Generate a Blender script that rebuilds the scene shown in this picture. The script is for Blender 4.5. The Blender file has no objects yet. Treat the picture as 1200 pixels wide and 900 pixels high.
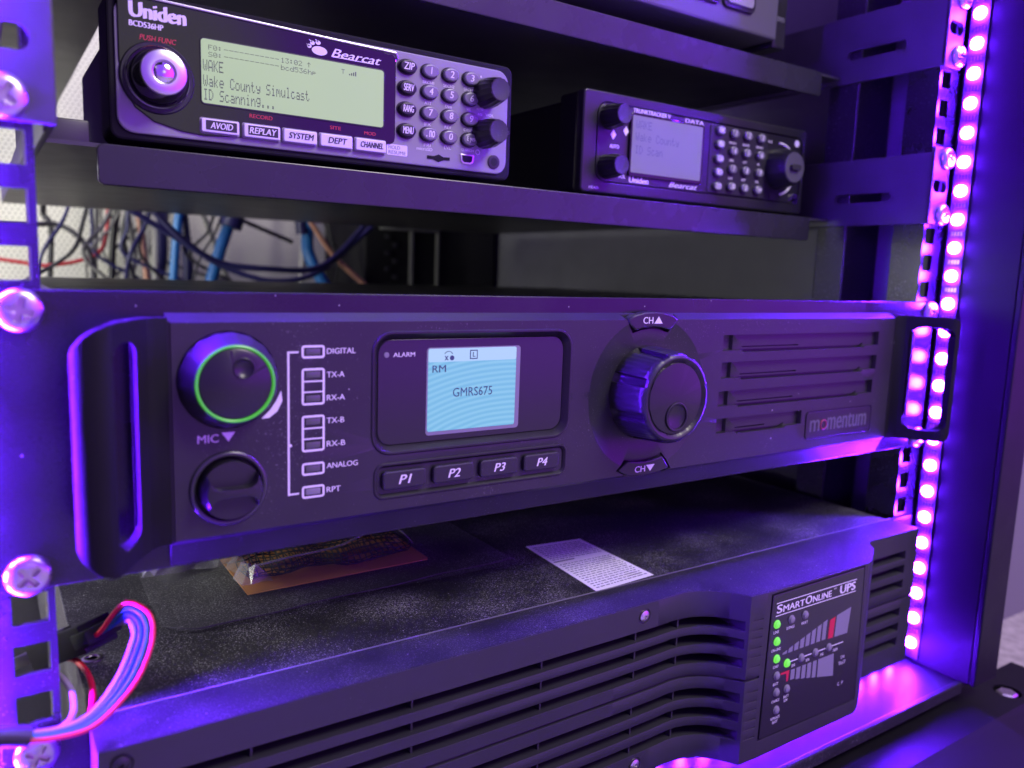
import bpy, bmesh, math, random
from mathutils import Vector, Matrix
random.seed(7)
S = 0.001                                   # the script is written in millimetres
sc = bpy.context.scene
col = sc.collection

# ------------------------------------------------------------------ camera
cam_d = bpy.data.cameras.new('camera')
cam = bpy.data.objects.new('camera', cam_d); col.objects.link(cam)
CP = Vector((-239.71, -261.66, 97.86))
RT = Vector((0.83306739, -0.55208949, 0.03458199))
UP = Vector((0.04906823, 0.13602086, 0.98949009))
FW = Vector((0.55099095, 0.82261505, -0.1404046))
cam.matrix_world = Matrix(((RT.x, UP.x, -FW.x, CP.x*S), (RT.y, UP.y, -FW.y, CP.y*S), (RT.z, UP.z, -FW.z, CP.z*S), (0, 0, 0, 1)))
cam_d.sensor_width = 36.0
cam_d.lens = 933.57/1200*36
cam_d.clip_start = 0.01; cam_d.clip_end = 50
cam_d.dof.use_dof = True
cam_d.dof.focus_distance = 0.335
cam_d.dof.aperture_fstop = 8.5
sc.camera = cam

# ------------------------------------------------------------------ world, lamps, exposure
w = bpy.data.worlds.new('World'); sc.world = w; w.use_nodes = True
wn, wl = w.node_tree.nodes, w.node_tree.links          # the dim room: violet spill with paler patches of wall and ceiling
wc = wn.new('ShaderNodeTexCoord'); wt = wn.new('ShaderNodeTexNoise'); wt.inputs['Scale'].default_value = 1.7; wt.inputs['Detail'].default_value = 2
wr = wn.new('ShaderNodeValToRGB'); wr.color_ramp.elements[0].position = .50; wr.color_ramp.elements[0].color = (.30, .09, 1.10, 1)
wr.color_ramp.elements[1].position = .66; wr.color_ramp.elements[1].color = (.36, .24, .66, 1)
wd_ = wn.new('ShaderNodeVectorMath'); wd_.operation = 'DOT_PRODUCT'; wd_.inputs[1].default_value = (.17, -.96, .20)   # pale patch added behind the camera for the knob cap to reflect
ws = wn.new('ShaderNodeValToRGB'); ws.color_ramp.elements[0].position = .984; ws.color_ramp.elements[1].position = .994
wm = wn.new('ShaderNodeMix'); wm.data_type = 'RGBA'; wm.inputs[7].default_value = (.95, .90, .86, 1)
wl.new(wc.outputs['Generated'], wd_.inputs[0]); wl.new(wd_.outputs['Value'], ws.inputs['Fac']); wl.new(ws.outputs['Color'], wm.inputs[0])
wl.new(wc.outputs['Generated'], wt.inputs['Vector']); wl.new(wt.outputs['Fac'], wr.inputs['Fac']); 
wv = wn.new('ShaderNodeVectorMath'); wv.operation = 'DOT_PRODUCT'; wv.inputs[1].default_value = (.88, -.46, -.10)   # violet glow added at right to tint the front faces
wx = wn.new('ShaderNodeMapRange'); wx.interpolation_type = 'SMOOTHSTEP'; wx.inputs['From Min'].default_value = .35; wx.inputs['From Max'].default_value = 1.0
wk = wn.new('ShaderNodeMix'); wk.data_type = 'RGBA'; wk.inputs[7].default_value = (1.20, .10, 3.6, 1)
wl.new(wc.outputs['Generated'], wv.inputs[0]); wl.new(wv.outputs['Value'], wx.inputs['Value']); wl.new(wx.outputs['Result'], wk.inputs[0])
wl.new(wr.outputs['Color'], wk.inputs[6]); wl.new(wk.outputs[2], wm.inputs[6]); wl.new(wm.outputs[2], wn['Background'].inputs[0])
wn['Background'].inputs[1].default_value = 1.0
def area(name, loc, target, size, power, colr):
    l = bpy.data.lights.new(name, 'AREA'); l.shape = 'DISK'; l.size = size*S; l.energy = power; l.color = colr
    o = bpy.data.objects.new(name, l); col.objects.link(o); o.location = Vector(loc)*S
    o.rotation_euler = (Vector(target)-Vector(loc)).to_track_quat('-Z', 'Y').to_euler()
    return o
area('ceiling_light', (480, -860, 1150), (0, 0, 50), 600, 19.0, (1.0, 0.95, 0.86))
area('rear_room_light', (-640, 330, 200), (0, 540, 100), 380, 6.5, (0.97, 1.0, 0.80))
LED_RGB, LED_POWER = (0.108, 0.007, 1.0), 1750.0
sc.view_settings.view_transform = 'Standard'; sc.view_settings.look = 'None'
sc.view_settings.exposure = 0.0; sc.view_settings.gamma = 1.0
sc.render.engine = 'CYCLES'
sc.cycles.use_denoising = True
sc.cycles.max_bounces = 8; sc.cycles.sample_clamp_indirect = 4.0

# ------------------------------------------------------------------ materials
def new_mat(name):
    m = bpy.data.materials.new(name); m.use_nodes = True
    nt = m.node_tree; b = nt.nodes['Principled BSDF']
    return m, nt, b
def mat(name, c, rough=0.5, metal=0.0, spec=0.5, bump=0.0, bscale=2500, dust=0.0, dscale=900, dcol=(0.45, 0.45, 0.45), var=0.0, coat=0.0, thr=0.72, vscale=45, specks=0, spk=.12, patch=.28, pscale=35):
    m, nt, b = new_mat(name); N = nt.nodes; L = nt.links
    b.inputs['Base Color'].default_value = (*c, 1); b.inputs['Roughness'].default_value = rough
    b.inputs['Metallic'].default_value = metal; b.inputs['Specular IOR Level'].default_value = spec
    b.inputs['Coat Weight'].default_value = coat; b.inputs['Coat Roughness'].default_value = 0.06
    tc = N.new('ShaderNodeTexCoord')
    cur = None
    if var > 0:
        n = N.new('ShaderNodeTexNoise'); n.inputs['Scale'].default_value = vscale; n.inputs['Detail'].default_value = 5
        L.new(tc.outputs['Object'], n.inputs['Vector'])
        r = N.new('ShaderNodeValToRGB'); r.color_ramp.elements[0].position = .3; r.color_ramp.elements[1].position = .7
        r.color_ramp.elements[0].color = (*[v*(1-var) for v in c], 1); r.color_ramp.elements[1].color = (*[min(1, v*(1+var)) for v in c], 1)
        L.new(n.outputs['Fac'], r.inputs['Fac']); cur = r.outputs['Color']
        mr = N.new('ShaderNodeMapRange'); mr.inputs['To Min'].default_value = max(.03, rough-.1); mr.inputs['To Max'].default_value = min(1, rough+.1)
        L.new(n.outputs['Fac'], mr.inputs['Value']); L.new(mr.outputs['Result'], b.inputs['Roughness'])
    if dust > 0:
        n2 = N.new('ShaderNodeTexNoise'); n2.inputs['Scale'].default_value = dscale; n2.inputs['Detail'].default_value = 3; n2.inputs['Roughness'].default_value = .6
        L.new(tc.outputs['Object'], n2.inputs['Vector'])
        n3 = N.new('ShaderNodeTexNoise'); n3.inputs['Scale'].default_value = pscale; n3.inputs['Detail'].default_value = 4
        L.new(tc.outputs['Object'], n3.inputs['Vector'])
        ad = N.new('ShaderNodeMath'); ad.operation = 'MULTIPLY_ADD'; ad.inputs[1].default_value = patch; L.new(n3.outputs['Fac'], ad.inputs[0]); L.new(n2.outputs['Fac'], ad.inputs[2])
        r2 = N.new('ShaderNodeValToRGB'); r2.color_ramp.elements[0].position = thr; r2.color_ramp.elements[1].position = min(1, thr+.16)
        L.new(ad.outputs[0], r2.inputs['Fac'])
        mul = N.new('ShaderNodeMath'); mul.operation = 'MULTIPLY'; mul.inputs[1].default_value = dust; L.new(r2.outputs['Color'], mul.inputs[0])
        mx = N.new('ShaderNodeMix'); mx.data_type = 'RGBA'
        L.new(mul.outputs[0], mx.inputs[0])
        if cur: L.new(cur, mx.inputs[6])
        else: mx.inputs[6].default_value = (*c, 1)
        mx.inputs[7].default_value = (*dcol, 1); cur = mx.outputs[2]
    if specks > 0:                      # sparse grains of lint and grit
        vo = N.new('ShaderNodeTexVoronoi'); vo.inputs['Scale'].default_value = specks
        L.new(tc.outputs['Object'], vo.inputs['Vector'])
        sx = N.new('ShaderNodeSeparateColor'); L.new(vo.outputs['Color'], sx.inputs['Color'])
        sz = N.new('ShaderNodeMath'); sz.operation = 'MULTIPLY_ADD'; sz.inputs[1].default_value = spk; sz.inputs[2].default_value = -.050; L.new(sx.outputs['Red'], sz.inputs[0])
        lt = N.new('ShaderNodeMath'); lt.operation = 'LESS_THAN'; L.new(vo.outputs['Distance'], lt.inputs[0]); L.new(sz.outputs[0], lt.inputs[1])
        m5 = N.new('ShaderNodeMix'); m5.data_type = 'RGBA'; L.new(lt.outputs[0], m5.inputs[0])
        if cur: L.new(cur, m5.inputs[6])
        else: m5.inputs[6].default_value = (*c, 1)
        m5.inputs[7].default_value = (.34, .34, .33, 1); cur = m5.outputs[2]
    if cur: L.new(cur, b.inputs['Base Color'])
    if bump > 0:
        n4 = N.new('ShaderNodeTexNoise'); n4.inputs['Scale'].default_value = bscale; n4.inputs['Detail'].default_value = 2
        L.new(tc.outputs['Object'], n4.inputs['Vector'])
        bp = N.new('ShaderNodeBump'); bp.inputs['Strength'].default_value = bump; bp.inputs['Distance'].default_value = .0002
        L.new(n4.outputs['Fac'], bp.inputs['Height']); L.new(bp.outputs['Normal'], b.inputs['Normal'])
    return m
def emis(name, c, s, base=(0.05, 0.05, 0.05), rough=.3):
    m, nt, b = new_mat(name); b.inputs['Base Color'].default_value = (*base, 1)
    b.inputs['Emission Color'].default_value = (*c, 1); b.inputs['Emission Strength'].default_value = s
    b.inputs['Roughness'].default_value = rough
    return m
M = {}
M['powder'] = mat('black_powder_coat', (.013, .013, .014), .42, spec=.45, bump=.25, dust=.35, dscale=1100, thr=.74, var=.15)
M['panel'] = mat('satin_black_panel', (.021, .021, .0225), .38, specks=120, bump=.18, bscale=4000, dust=.45, dscale=1500, thr=.80, var=.12)
M['earpaint'] = mat('front_plate_paint', (.011, .011, .0115), .24, spec=.45, bump=.08, bscale=4000, dust=.10, dscale=3200, thr=.80, var=.35, vscale=30, specks=190, patch=.5, pscale=16, dcol=(.25, .25, .25))
M['plastic'] = mat('black_plastic', (.016, .016, .017), .34, var=.12, dust=.15, dscale=1500, thr=.8)
M['rubber'] = mat('black_rubber', (.020, .020, .021), .55, bump=.3, dust=.25, dscale=1800, thr=.78)
M['gloss'] = mat('gloss_black', (.012, .012, .013), .07, spec=.4, coat=.15, dust=.06, dscale=1500, thr=.82)
M['glossflat'] = mat('smoked_window', (.022, .022, .024), .22, dust=.12, dscale=1500, thr=.82)
M['upstop'] = mat('dusty_black_steel', (.011, .011, .012), .55, bump=.2, bscale=4200, dust=.85, dscale=1900, thr=.73, var=.3, dcol=(.32, .32, .31), specks=330, spk=.17, patch=.4, pscale=22)
M['bezel'] = mat('charcoal_moulding', (.028, .028, .031), .45, bump=.12, bscale=3500, dust=.2, dscale=1400, thr=.84, var=.08)
M['bezeldust'] = mat('dusty_charcoal_moulding', (.018, .018, .02), .5, bump=.3, bscale=2000, dust=.7, dscale=1900, thr=.68, var=.3, dcol=(.17, .17, .165), specks=360, spk=.16)
M['filter'] = mat('dust_filter_foam', (.035, .035, .03), .9, bump=.6, bscale=1600, dust=.5, dscale=900, thr=.66, dcol=(.14, .14, .10))
M['handle'] = mat('handle_moulding', (.010, .010, .011), .75, spec=.12, var=.1, specks=160)
M['wallpaint'] = mat('gloss_black_cabinet_paint', (.006, .006, .0065), .5, spec=.2, bump=.12, var=.1)
M['floorpaint'] = mat('cabinet_floor_paint', (.014, .014, .015), .42, spec=.3, bump=.25, bscale=3000, dust=.2, dscale=2600, thr=.8, var=.2)
M['sidepaint'] = mat('grey_side_panel_paint', (.095, .095, .105), .5, bump=.1, var=.08)
M['dark'] = mat('matt_black', (.008, .008, .009), .7, spec=.2)
M['hole'] = mat('dark_recess', (.006, .006, .007), .8)
M['steel'] = mat('zinc_plated_steel', (.62, .60, .55), .30, metal=1, var=.08, vscale=300)
M['chrome'] = mat('chrome', (.85, .85, .86), .08, metal=1)
M['brushed'] = mat('brushed_aluminium', (.75, .74, .72), .28, metal=1)
M['silver'] = mat('silver_painted_plastic', (.27, .27, .275), .42, spec=.35, var=.04, bump=.06, bscale=5000)
M['silverdark'] = mat('dark_silver_plastic', (.085, .085, .09), .4)
M['silverkey'] = mat('silver_key', (.20, .20, .22), .3, metal=.2)
M['white'] = mat('white_print', (.78, .77, .78), .5)
M['whitekey'] = mat('frosted_white_key', (.74, .72, .78), .4)
M['red'] = mat('red_print', (.55, .03, .04), .5)
M['redbar'] = mat('red_bar_print', (.60, .015, .05), .5)
M['greyprint'] = mat('grey_print', (.22, .22, .25), .5)
M['dimprint'] = mat('dim_grey_print', (.11, .11, .13), .5)
M['dimred'] = mat('dim_red_print', (.25, .03, .06), .5)
M['lens'] = mat('smoky_lens', (.10, .10, .10), .2)
M['lensgrey'] = mat('grey_lens', (.22, .22, .23), .25)
M['paper'] = mat('label_paper', (.86, .85, .84), .55)
M['ink'] = mat('grey_ink', (.22, .22, .23), .6)
M['card'] = mat('orange_card', (.62, .27, .05), .55, var=.08)
M['blackink'] = mat('black_ink', (.02, .02, .02), .5)
M['tape'] = mat('strip_tape', (.045, .045, .045), .5)
M['copper'] = mat('solder_pad', (.70, .42, .25), .3, metal=1)
M['tan'] = mat('carpet_tan', (.38, .36, .30), .9, bump=.8, bscale=500, var=.25, vscale=120)
M['wallgrey'] = mat('painted_wall', (.17, .165, .16), .8, var=.03)
M['led'] = emis('lit_purple_led', LED_RGB, LED_POWER, (.8, .8, .8))
M['ledbright'] = emis('brightly_lit_purple_led', LED_RGB, LED_POWER*1.0, (.8, .8, .8))
M['ledleft'] = emis('brightest_purple_led', LED_RGB, LED_POWER*2.6, (.8, .8, .8))
M['ledcase'] = mat('led_case', (.8, .8, .8), .3)
M['green'] = emis('lit_green_lens', (.16, .85, .05), 0.85, (.1, .3, .05), .25)
M['greenring'] = emis('green_light_ring', (.10, .80, .02), 0.40, (.06, .25, .04), .3)
M['blueled'] = emis('blue_led', (.02, .05, 1), 3)
M['pixel'] = mat('lcd_pixel', (.06, .075, .05), .6)
M['pixelblue'] = mat('lcd_pixel_blue', (.04, .07, .13), .6)
def lcd_mat(name, c1, c2, strength, wave=False):
    m, nt, b = new_mat(name); N = nt.nodes; L = nt.links
    tc = N.new('ShaderNodeTexCoord')
    r = N.new('ShaderNodeValToRGB'); r.color_ramp.elements[0].color = (*c1, 1); r.color_ramp.elements[1].color = (*c2, 1)
    if wave:
        t = N.new('ShaderNodeTexWave'); t.wave_type = 'RINGS'; t.rings_direction = 'Y'; t.inputs['Scale'].default_value = 105; t.inputs['Distortion'].default_value = .6; t.inputs['Detail'].default_value = 0
        mp = N.new('ShaderNodeMapping'); mp.inputs['Location'].default_value = (.0690, 0, -.012); mp.inputs['Scale'].default_value = (1.0, 1, 1.5)
        L.new(tc.outputs['Object'], mp.inputs['Vector']); L.new(mp.outputs['Vector'], t.inputs['Vector'])
    else:
        t = N.new('ShaderNodeTexNoise'); t.inputs['Scale'].default_value = 22; t.inputs['Detail'].default_value = 1
        L.new(tc.outputs['Object'], t.inputs['Vector'])
    L.new(t.outputs['Fac'], r.inputs['Fac']); L.new(r.outputs['Color'], b.inputs['Emission Color'])
    b.inputs['Emission Strength'].default_value = strength; b.inputs['Base Color'].default_value = (.03, .03, .03, 1); b.inputs['Roughness'].default_value = .35
    return m
M['lcdblue'] = lcd_mat('backlit_blue_screen', (.15, .48, .72), (.24, .58, .80), .95, True)
M['lcdblue2'] = emis('backlit_header_bar', (.40, .63, .90), .95)
M['lcdgreen'] = lcd_mat('backlit_green_screen', (.45, .60, .34), (.53, .67, .39), .85)
M['lcdlilac'] = lcd_mat('backlit_pale_screen', (.29, .28, .38), (.36, .35, .46), .50)
def mesh_mat():
    m, nt, b = new_mat('perforated_cream_steel'); N = nt.nodes; L = nt.links
    tc = N.new('ShaderNodeTexCoord')
    mp = N.new('ShaderNodeMapping'); mp.inputs['Scale'].default_value = (200, 200, 200); mp.inputs['Rotation'].default_value = (math.radians(90), 0, 0)
    L.new(tc.outputs['Object'], mp.inputs['Vector'])
    br = N.new('ShaderNodeTexBrick'); br.inputs['Scale'].default_value = 1; br.inputs['Brick Width'].default_value = 1; br.inputs['Row Height'].default_value = .8
    br.inputs['Mortar Size'].default_value = .30; br.inputs['Mortar Smooth'].default_value = .25
    br.inputs['Color1'].default_value = (.13, .14, .10, 1); br.inputs['Color2'].default_value = (.17, .17, .12, 1); br.inputs['Mortar'].default_value = (.62, .62, .52, 1)
    L.new(mp.outputs['Vector'], br.inputs['Vector']); L.new(br.outputs['Color'], b.inputs['Base Color'])
    b.inputs['Roughness'].default_value = .6
    return m
M['mesh'] = mesh_mat()
def bag_mat():
    m, nt, b = new_mat('clear_plastic_film'); N = nt.nodes; L = nt.links
    out = N['Material Output']; tr = N.new('ShaderNodeBsdfTransparent'); gl = N.new('ShaderNodeBsdfGlossy'); gl.inputs['Roughness'].default_value = .25
    df = N.new('ShaderNodeBsdfDiffuse'); df.inputs['Color'].default_value = (.7, .7, .7, 1); m0 = N.new('ShaderNodeMixShader'); m0.inputs['Fac'].default_value = .055
    L.new(tr.outputs[0], m0.inputs[1]); L.new(df.outputs[0], m0.inputs[2])
    mx = N.new('ShaderNodeMixShader'); lw = N.new('ShaderNodeLayerWeight'); lw.inputs['Blend'].default_value = .28
    mr = N.new('ShaderNodeMapRange'); mr.inputs['To Min'].default_value = .05; mr.inputs['To Max'].default_value = .40
    L.new(lw.outputs['Fresnel'], mr.inputs['Value']); L.new(mr.outputs['Result'], mx.inputs['Fac'])
    L.new(m0.outputs[0], mx.inputs[1]); L.new(gl.outputs[0], mx.inputs[2]); L.new(mx.outputs[0], out.inputs['Surface'])
    return m
M['film'] = bag_mat()
def shine_mat():
    m, nt, b = new_mat('crinkled_clear_plastic'); N = nt.nodes; L = nt.links; out = N['Material Output']
    tr = N.new('ShaderNodeBsdfTransparent'); gl = N.new('ShaderNodeBsdfGlossy'); gl.inputs['Roughness'].default_value = .22; df = N.new('ShaderNodeBsdfDiffuse'); df.inputs['Color'].default_value = (.75, .75, .75, 1)
    a = N.new('ShaderNodeMixShader'); a.inputs['Fac'].default_value = .5; c = N.new('ShaderNodeMixShader'); c.inputs['Fac'].default_value = .38
    L.new(gl.outputs[0], a.inputs[1]); L.new(df.outputs[0], a.inputs[2]); L.new(tr.outputs[0], c.inputs[1]); L.new(a.outputs[0], c.inputs[2]); L.new(c.outputs[0], out.inputs['Surface'])
    return m
M['filmshine'] = shine_mat()
M['filmedge'] = mat('film_edge', (.045, .045, .045), .5)
def cable_mat(name, c, rough=.45): return mat(name, c, rough, var=.1, vscale=60)
for k, c in dict(cblack=(.009, .009, .010), cblue=(.015, .13, .36), cnavy=(.012, .012, .07), cred=(.34, .02, .025), ctan=(.36, .18, .12), cwhite=(.45, .45, .38), cgrey=(.12, .12, .11),
                 wwhite=(.24, .21, .23), wblue=(.01, .07, .42), wteal=(.01, .12, .14), wred=(.55, .008, .03)).items():
    M[k] = cable_mat('cable_sheath_'+k[1:], c)

# ------------------------------------------------------------------ mesh helpers (millimetres in, metres out)
class MB:
    def __init__(s): s.bm = bmesh.new()
    def add(s, b2, bev=0, seg=2, ang=35):
        if bev > 0:
            b2.normal_update()
            es = [e for e in b2.edges if len(e.link_faces) == 2 and e.calc_face_angle(0) > math.radians(ang)]
            if es: bmesh.ops.bevel(b2, geom=es, offset=bev, segments=seg, profile=.5, affect='EDGES', clamp_overlap=True)
        t = bpy.data.meshes.new('t'); b2.to_mesh(t); b2.free(); s.bm.from_mesh(t); bpy.data.meshes.remove(t)
        return s
    def box(s, x0, x1, y0, y1, z0, z1, bev=0, seg=2):
        b = bmesh.new(); bmesh.ops.create_cube(b, size=1)
        for v in b.verts: v.co = Vector(((x0+x1)/2+v.co.x*(x1-x0), (y0+y1)/2+v.co.y*(y1-y0), (z0+z1)/2+v.co.z*(z1-z0)))
        return s.add(b, bev, seg)
    def poly(s, pts, a0, a1, axis='Y', bev=0, seg=2, ang=35):
        """outline pts extruded from a0 to a1 along an axis; pts are (x,z) for Y, (x,y) for Z, (y,z) for X"""
        b = bmesh.new()
        f = {'Y': lambda p, a: (p[0], a, p[1]), 'Z': lambda p, a: (p[0], p[1], a), 'X': lambda p, a: (a, p[0], p[1])}[axis]
        lo = [b.verts.new(f(p, a0)) for p in pts]; hi = [b.verts.new(f(p, a1)) for p in pts]; n = len(pts)
        b.faces.new(lo); b.faces.new(hi[::-1])
        for i in range(n): b.faces.new((lo[i], hi[i], hi[(i+1) % n], lo[(i+1) % n]))
        bmesh.ops.recalc_face_normals(b, faces=b.faces)
        return s.add(b, bev, seg, ang)
    def rr(s, x0, x1, z0, z1, r, y0, y1, bev=0, axis='Y', k=6):
        return s.poly(rrpts(x0, x1, z0, z1, r, k), y0, y1, axis, bev)
    def lathe(s, prof, c, n=48, axis='Y', scallop=None):
        """prof: list of (a, r) along the axis; c: the other two coordinates"""
        b = bmesh.new(); rings = []
        for a, r in prof:
            ring = []
            for i in range(n):
                t = 2*math.pi*i/n; rr_ = r*(scallop(t, a) if scallop else 1)
                u, v = c[0]+rr_*math.cos(t), c[1]+rr_*math.sin(t)
                ring.append(b.verts.new((u, a, v) if axis == 'Y' else ((u, v, a) if axis == 'Z' else (a, u, v))))
            rings.append(ring)
        for q in range(len(rings)-1):
            for i in range(n): b.faces.new((rings[q][i], rings[q][(i+1) % n], rings[q+1][(i+1) % n], rings[q+1][i]))
        if prof[0][1] > .001: b.faces.new(rings[0][::-1])
        if prof[-1][1] > .001: b.faces.new(rings[-1])
        bmesh.ops.remove_doubles(b, verts=b.verts, dist=1e-4)
        bmesh.ops.recalc_face_normals(b, faces=b.faces)
        return s.add(b)
    def torus(s, c, y, R, r, n=48, m=10, a0=0, a1=2*math.pi):
        full = abs(a1-a0-2*math.pi) < 1e-6
        pts = [Vector((c[0]+R*math.cos(a0+(a1-a0)*i/n), y, c[1]+R*math.sin(a0+(a1-a0)*i/n))) for i in range(n if full else n+1)]
        return s.tube(pts, r, m, closed=full, smooth=0)
    def tube(s, pts, r, n=8, closed=False, smooth=6, flat=1.0):
        P = [Vector(p) for p in pts]
        if smooth and len(P) > 2: P = spline(P, smooth)
        b = bmesh.new(); rings = []; prev = None; N = len(P)
        for i, p in enumerate(P):
            t = (P[(i+1) % N]-P[i-1]) if closed else (P[min(i+1, N-1)]-P[max(i-1, 0)])
            t.normalize()
            if prev is None:
                ref = Vector((0, 0, 1)) if abs(t.z) < .9 else Vector((1, 0, 0))
                u = t.cross(ref).normalized()
            else: u = (prev-t*prev.dot(t)).normalized()
            prev = u; v = t.cross(u)
            rings.append([b.verts.new(p+(u*math.cos(2*math.pi*k/n)+v*math.sin(2*math.pi*k/n)*flat)*r) for k in range(n)])
        for i in range(N if closed else N-1):
            A, B = rings[i], rings[(i+1) % N]
            for k in range(n): b.faces.new((A[k], A[(k+1) % n], B[(k+1) % n], B[k]))
        if not closed: b.faces.new(rings[0][::-1]); b.faces.new(rings[-1])
        bmesh.ops.recalc_face_normals(b, faces=b.faces)
        return s.add(b)
    def text(s, body, x0, x1, z0, z1, y, bold=0.0, shear=0.0, plane='Y'):
        me = glyphs(body, shear)
        xs = [v.co.x for v in me.vertices]; ys = [v.co.y for v in me.vertices]
        if not xs: return s
        ax, bx, ay, by = min(xs), max(xs), min(ys), max(ys); wd = bold*(z1-z0)*1.25
        steps = (0.0,) if bold == 0 else (-1.0, 0.0, 1.0)
        for i, st in enumerate(steps):          # heavier lettering: the glyphs overlaid with a small shift
            b = bmesh.new(); b.from_mesh(me)
            for v in b.verts:
                u = x0+wd+(v.co.x-ax)/(bx-ax)*(x1-x0-2*wd)+st*wd; q = z0+(v.co.y-ay)/max(by-ay, 1e-6)*(z1-z0)+st*wd*.3
                v.co = (u, y-.006*i, q) if plane == 'Y' else (u, q, y)
            s.add(b)
        bpy.data.meshes.remove(me)
        return s
    def ring(s, rect, steps, k=6):
        """rounded rectangular moulding: rect = x0, x1, z0, z1, r; steps = (inset, y) from outside to inside"""
        b = bmesh.new(); x0, x1, z0, z1, r = rect; loops = []
        for ins, y in steps: loops.append([b.verts.new((p[0], y, p[1])) for p in rrpts(x0+ins, x1-ins, z0+ins, z1-ins, max(.3, r-ins), k)])
        for A, B in zip(loops, loops[1:]):
            for i in range(len(A)): b.faces.new((A[i], A[(i+1) % len(A)], B[(i+1) % len(B)], B[i]))
        bmesh.ops.recalc_face_normals(b, faces=b.faces)
        return s.add(b)
    def quad(s, pts):
        b = bmesh.new(); b.faces.new([b.verts.new(p) for p in pts]); return s.add(b)
    def plate(s, pts, y, t=.05):
        return s.poly(pts, y-t, y, 'Y')
    def pixels(s, body, x0, z1, px, pz, y, gap=.12):
        """dot-matrix text: cell of 6 by 8 dots, left top corner at x0, z1"""
        b = bmesh.new(); cx = x0
        for ch in body:
            cols = FONT57.get(ch, '0000000000')
            for i in range(5):
                bits = int(cols[2*i:2*i+2], 16)
                for j in range(8):
                    if bits >> j & 1:
                        xa = cx+i*px; xb = xa+px*(1-gap); zb = z1-j*pz; za = zb-pz*(1-gap)
                        b.faces.new([b.verts.new(q) for q in ((xa, y, za), (xb, y, za), (xb, y, zb), (xa, y, zb))])
            cx += 6*px
        return s.add(b)
    def xform(s, mtx): bmesh.ops.transform(s.bm, matrix=mtx, verts=s.bm.verts); return s
    def build(s, name, m, parent=None, smooth=True, cut=None, bev=0, auto=38):
        org = Vector(parent['_org']) if parent is not None and '_org' in parent else Vector((0, 0, 0))
        me = bpy.data.meshes.new(name); s.bm.to_mesh(me); s.bm.free()
        if cut is not None or bev: me = modified(me, cut, bev)
        me.transform(Matrix.Translation(-org)); me.transform(Matrix.Scale(S, 4))
        if smooth:
            for p in me.polygons: p.use_smooth = True
            me.set_sharp_from_angle(angle=math.radians(auto))
            for p in me.polygons:               # big flat faces keep their own normal
                if len(p.vertices) > 8 or p.area > 4e-4: p.use_smooth = False
        me.materials.clear(); me.materials.append(m); me.name = name
        o = bpy.data.objects.new(name, me); col.objects.link(o)
        if parent is not None:
            o.parent = parent; o['_org'] = tuple(org)
        return o
def modified(me, cut, bev):
    o = bpy.data.objects.new('tmp', me); col.objects.link(o); tmp = []
    for c in (cut or []):
        cm = bpy.data.meshes.new('c'); c[0].bm.to_mesh(cm); c[0].bm.free()
        co = bpy.data.objects.new('c', cm); col.objects.link(co); tmp.append(co)
        md = o.modifiers.new('b', 'BOOLEAN'); md.operation = c[1]; md.solver = 'EXACT'; md.object = co
    if bev:
        md = o.modifiers.new('v', 'BEVEL'); md.width = bev; md.segments = 2; md.limit_method = 'ANGLE'; md.angle_limit = math.radians(40)
    dg = bpy.context.evaluated_depsgraph_get(); dg.update()
    r = bpy.data.meshes.new_from_object(o.evaluated_get(dg))
    for t in [o]+tmp: bpy.data.objects.remove(t)
    return r
def rrpts(x0, x1, z0, z1, r, k=6):
    P = []
    for cx, cz, a in ((x1-r, z1-r, 0), (x0+r, z1-r, 90), (x0+r, z0+r, 180), (x1-r, z0+r, 270)):
        for i in range(k+1):
            t = math.radians(a+90*i/k); P.append((cx+r*math.cos(t), cz+r*math.sin(t)))
    return P
def spline(P, n):
    out = []
    for i in range(len(P)-1):
        p0, p1, p2, p3 = P[max(i-1, 0)], P[i], P[i+1], P[min(i+2, len(P)-1)]
        for k in range(n):
            t = k/n
            out.append(.5*((2*p1)+(p2-p0)*t+(2*p0-5*p1+4*p2-p3)*t*t+(3*p1-p0-3*p2+p3)*t**3))
    out.append(P[-1]); return out
def glyphs(body, shear):
    c = bpy.data.curves.new('g', 'FONT'); c.body = body; c.resolution_u = 3; c.shear = shear
    o = bpy.data.objects.new('g', c); col.objects.link(o)
    dg = bpy.context.evaluated_depsgraph_get(); dg.update()
    me = bpy.data.meshes.new_from_object(o.evaluated_get(dg))
    bpy.data.objects.remove(o); bpy.data.curves.remove(c)
    return me
FONT57 = {'-': '0808080808', '.': '0060600000', '0': '3E5149453E', '1': '00427F4000', '2': '4261514946', '3': '2141454B31', '5': '2745454539', '6': '3C4A494930', ':': '0036360000',
 'A': '7E1111117E', 'C': '3E41414122', 'D': '7F4141221C', 'E': '7F49494941', 'F': '7F09090901', 'I': '00417F4100', 'K': '7F08142241', 'S': '4649494931', 'W': '3F4038403F', 'T': '01017F0101', 'P': '7F09090906',
 'a': '2054545478', 'b': '7F48444438', 'c': '3844444420', 'd': '384444487F', 'e': '3854545418', 'g': '0C5252523E', 'h': '7F08040478', 'i': '00447D4000', 'k': '7F10284400', 'l': '00417F4000', 'm': '7C04180478',
 'n': '7C08040478', 'o': '3844444438', 'p': '7C14141408', 's': '4854545420', 't': '043F444020', 'u': '3C4040207C', 'y': '0C5050503C', '^': '04027F0204', 'Y': '0708700807', 'f': '087E090102'}
def thing(name, label, cat, org=(0, 0, 0), group=None):
    o = bpy.data.objects.new(name, None); col.objects.link(o); o.location = Vector(org)*S; o.empty_display_size = .02
    o['_org'] = tuple(float(v) for v in org); o['label'] = label; o['category'] = cat
    if group: o['group'] = group
    return o
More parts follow.
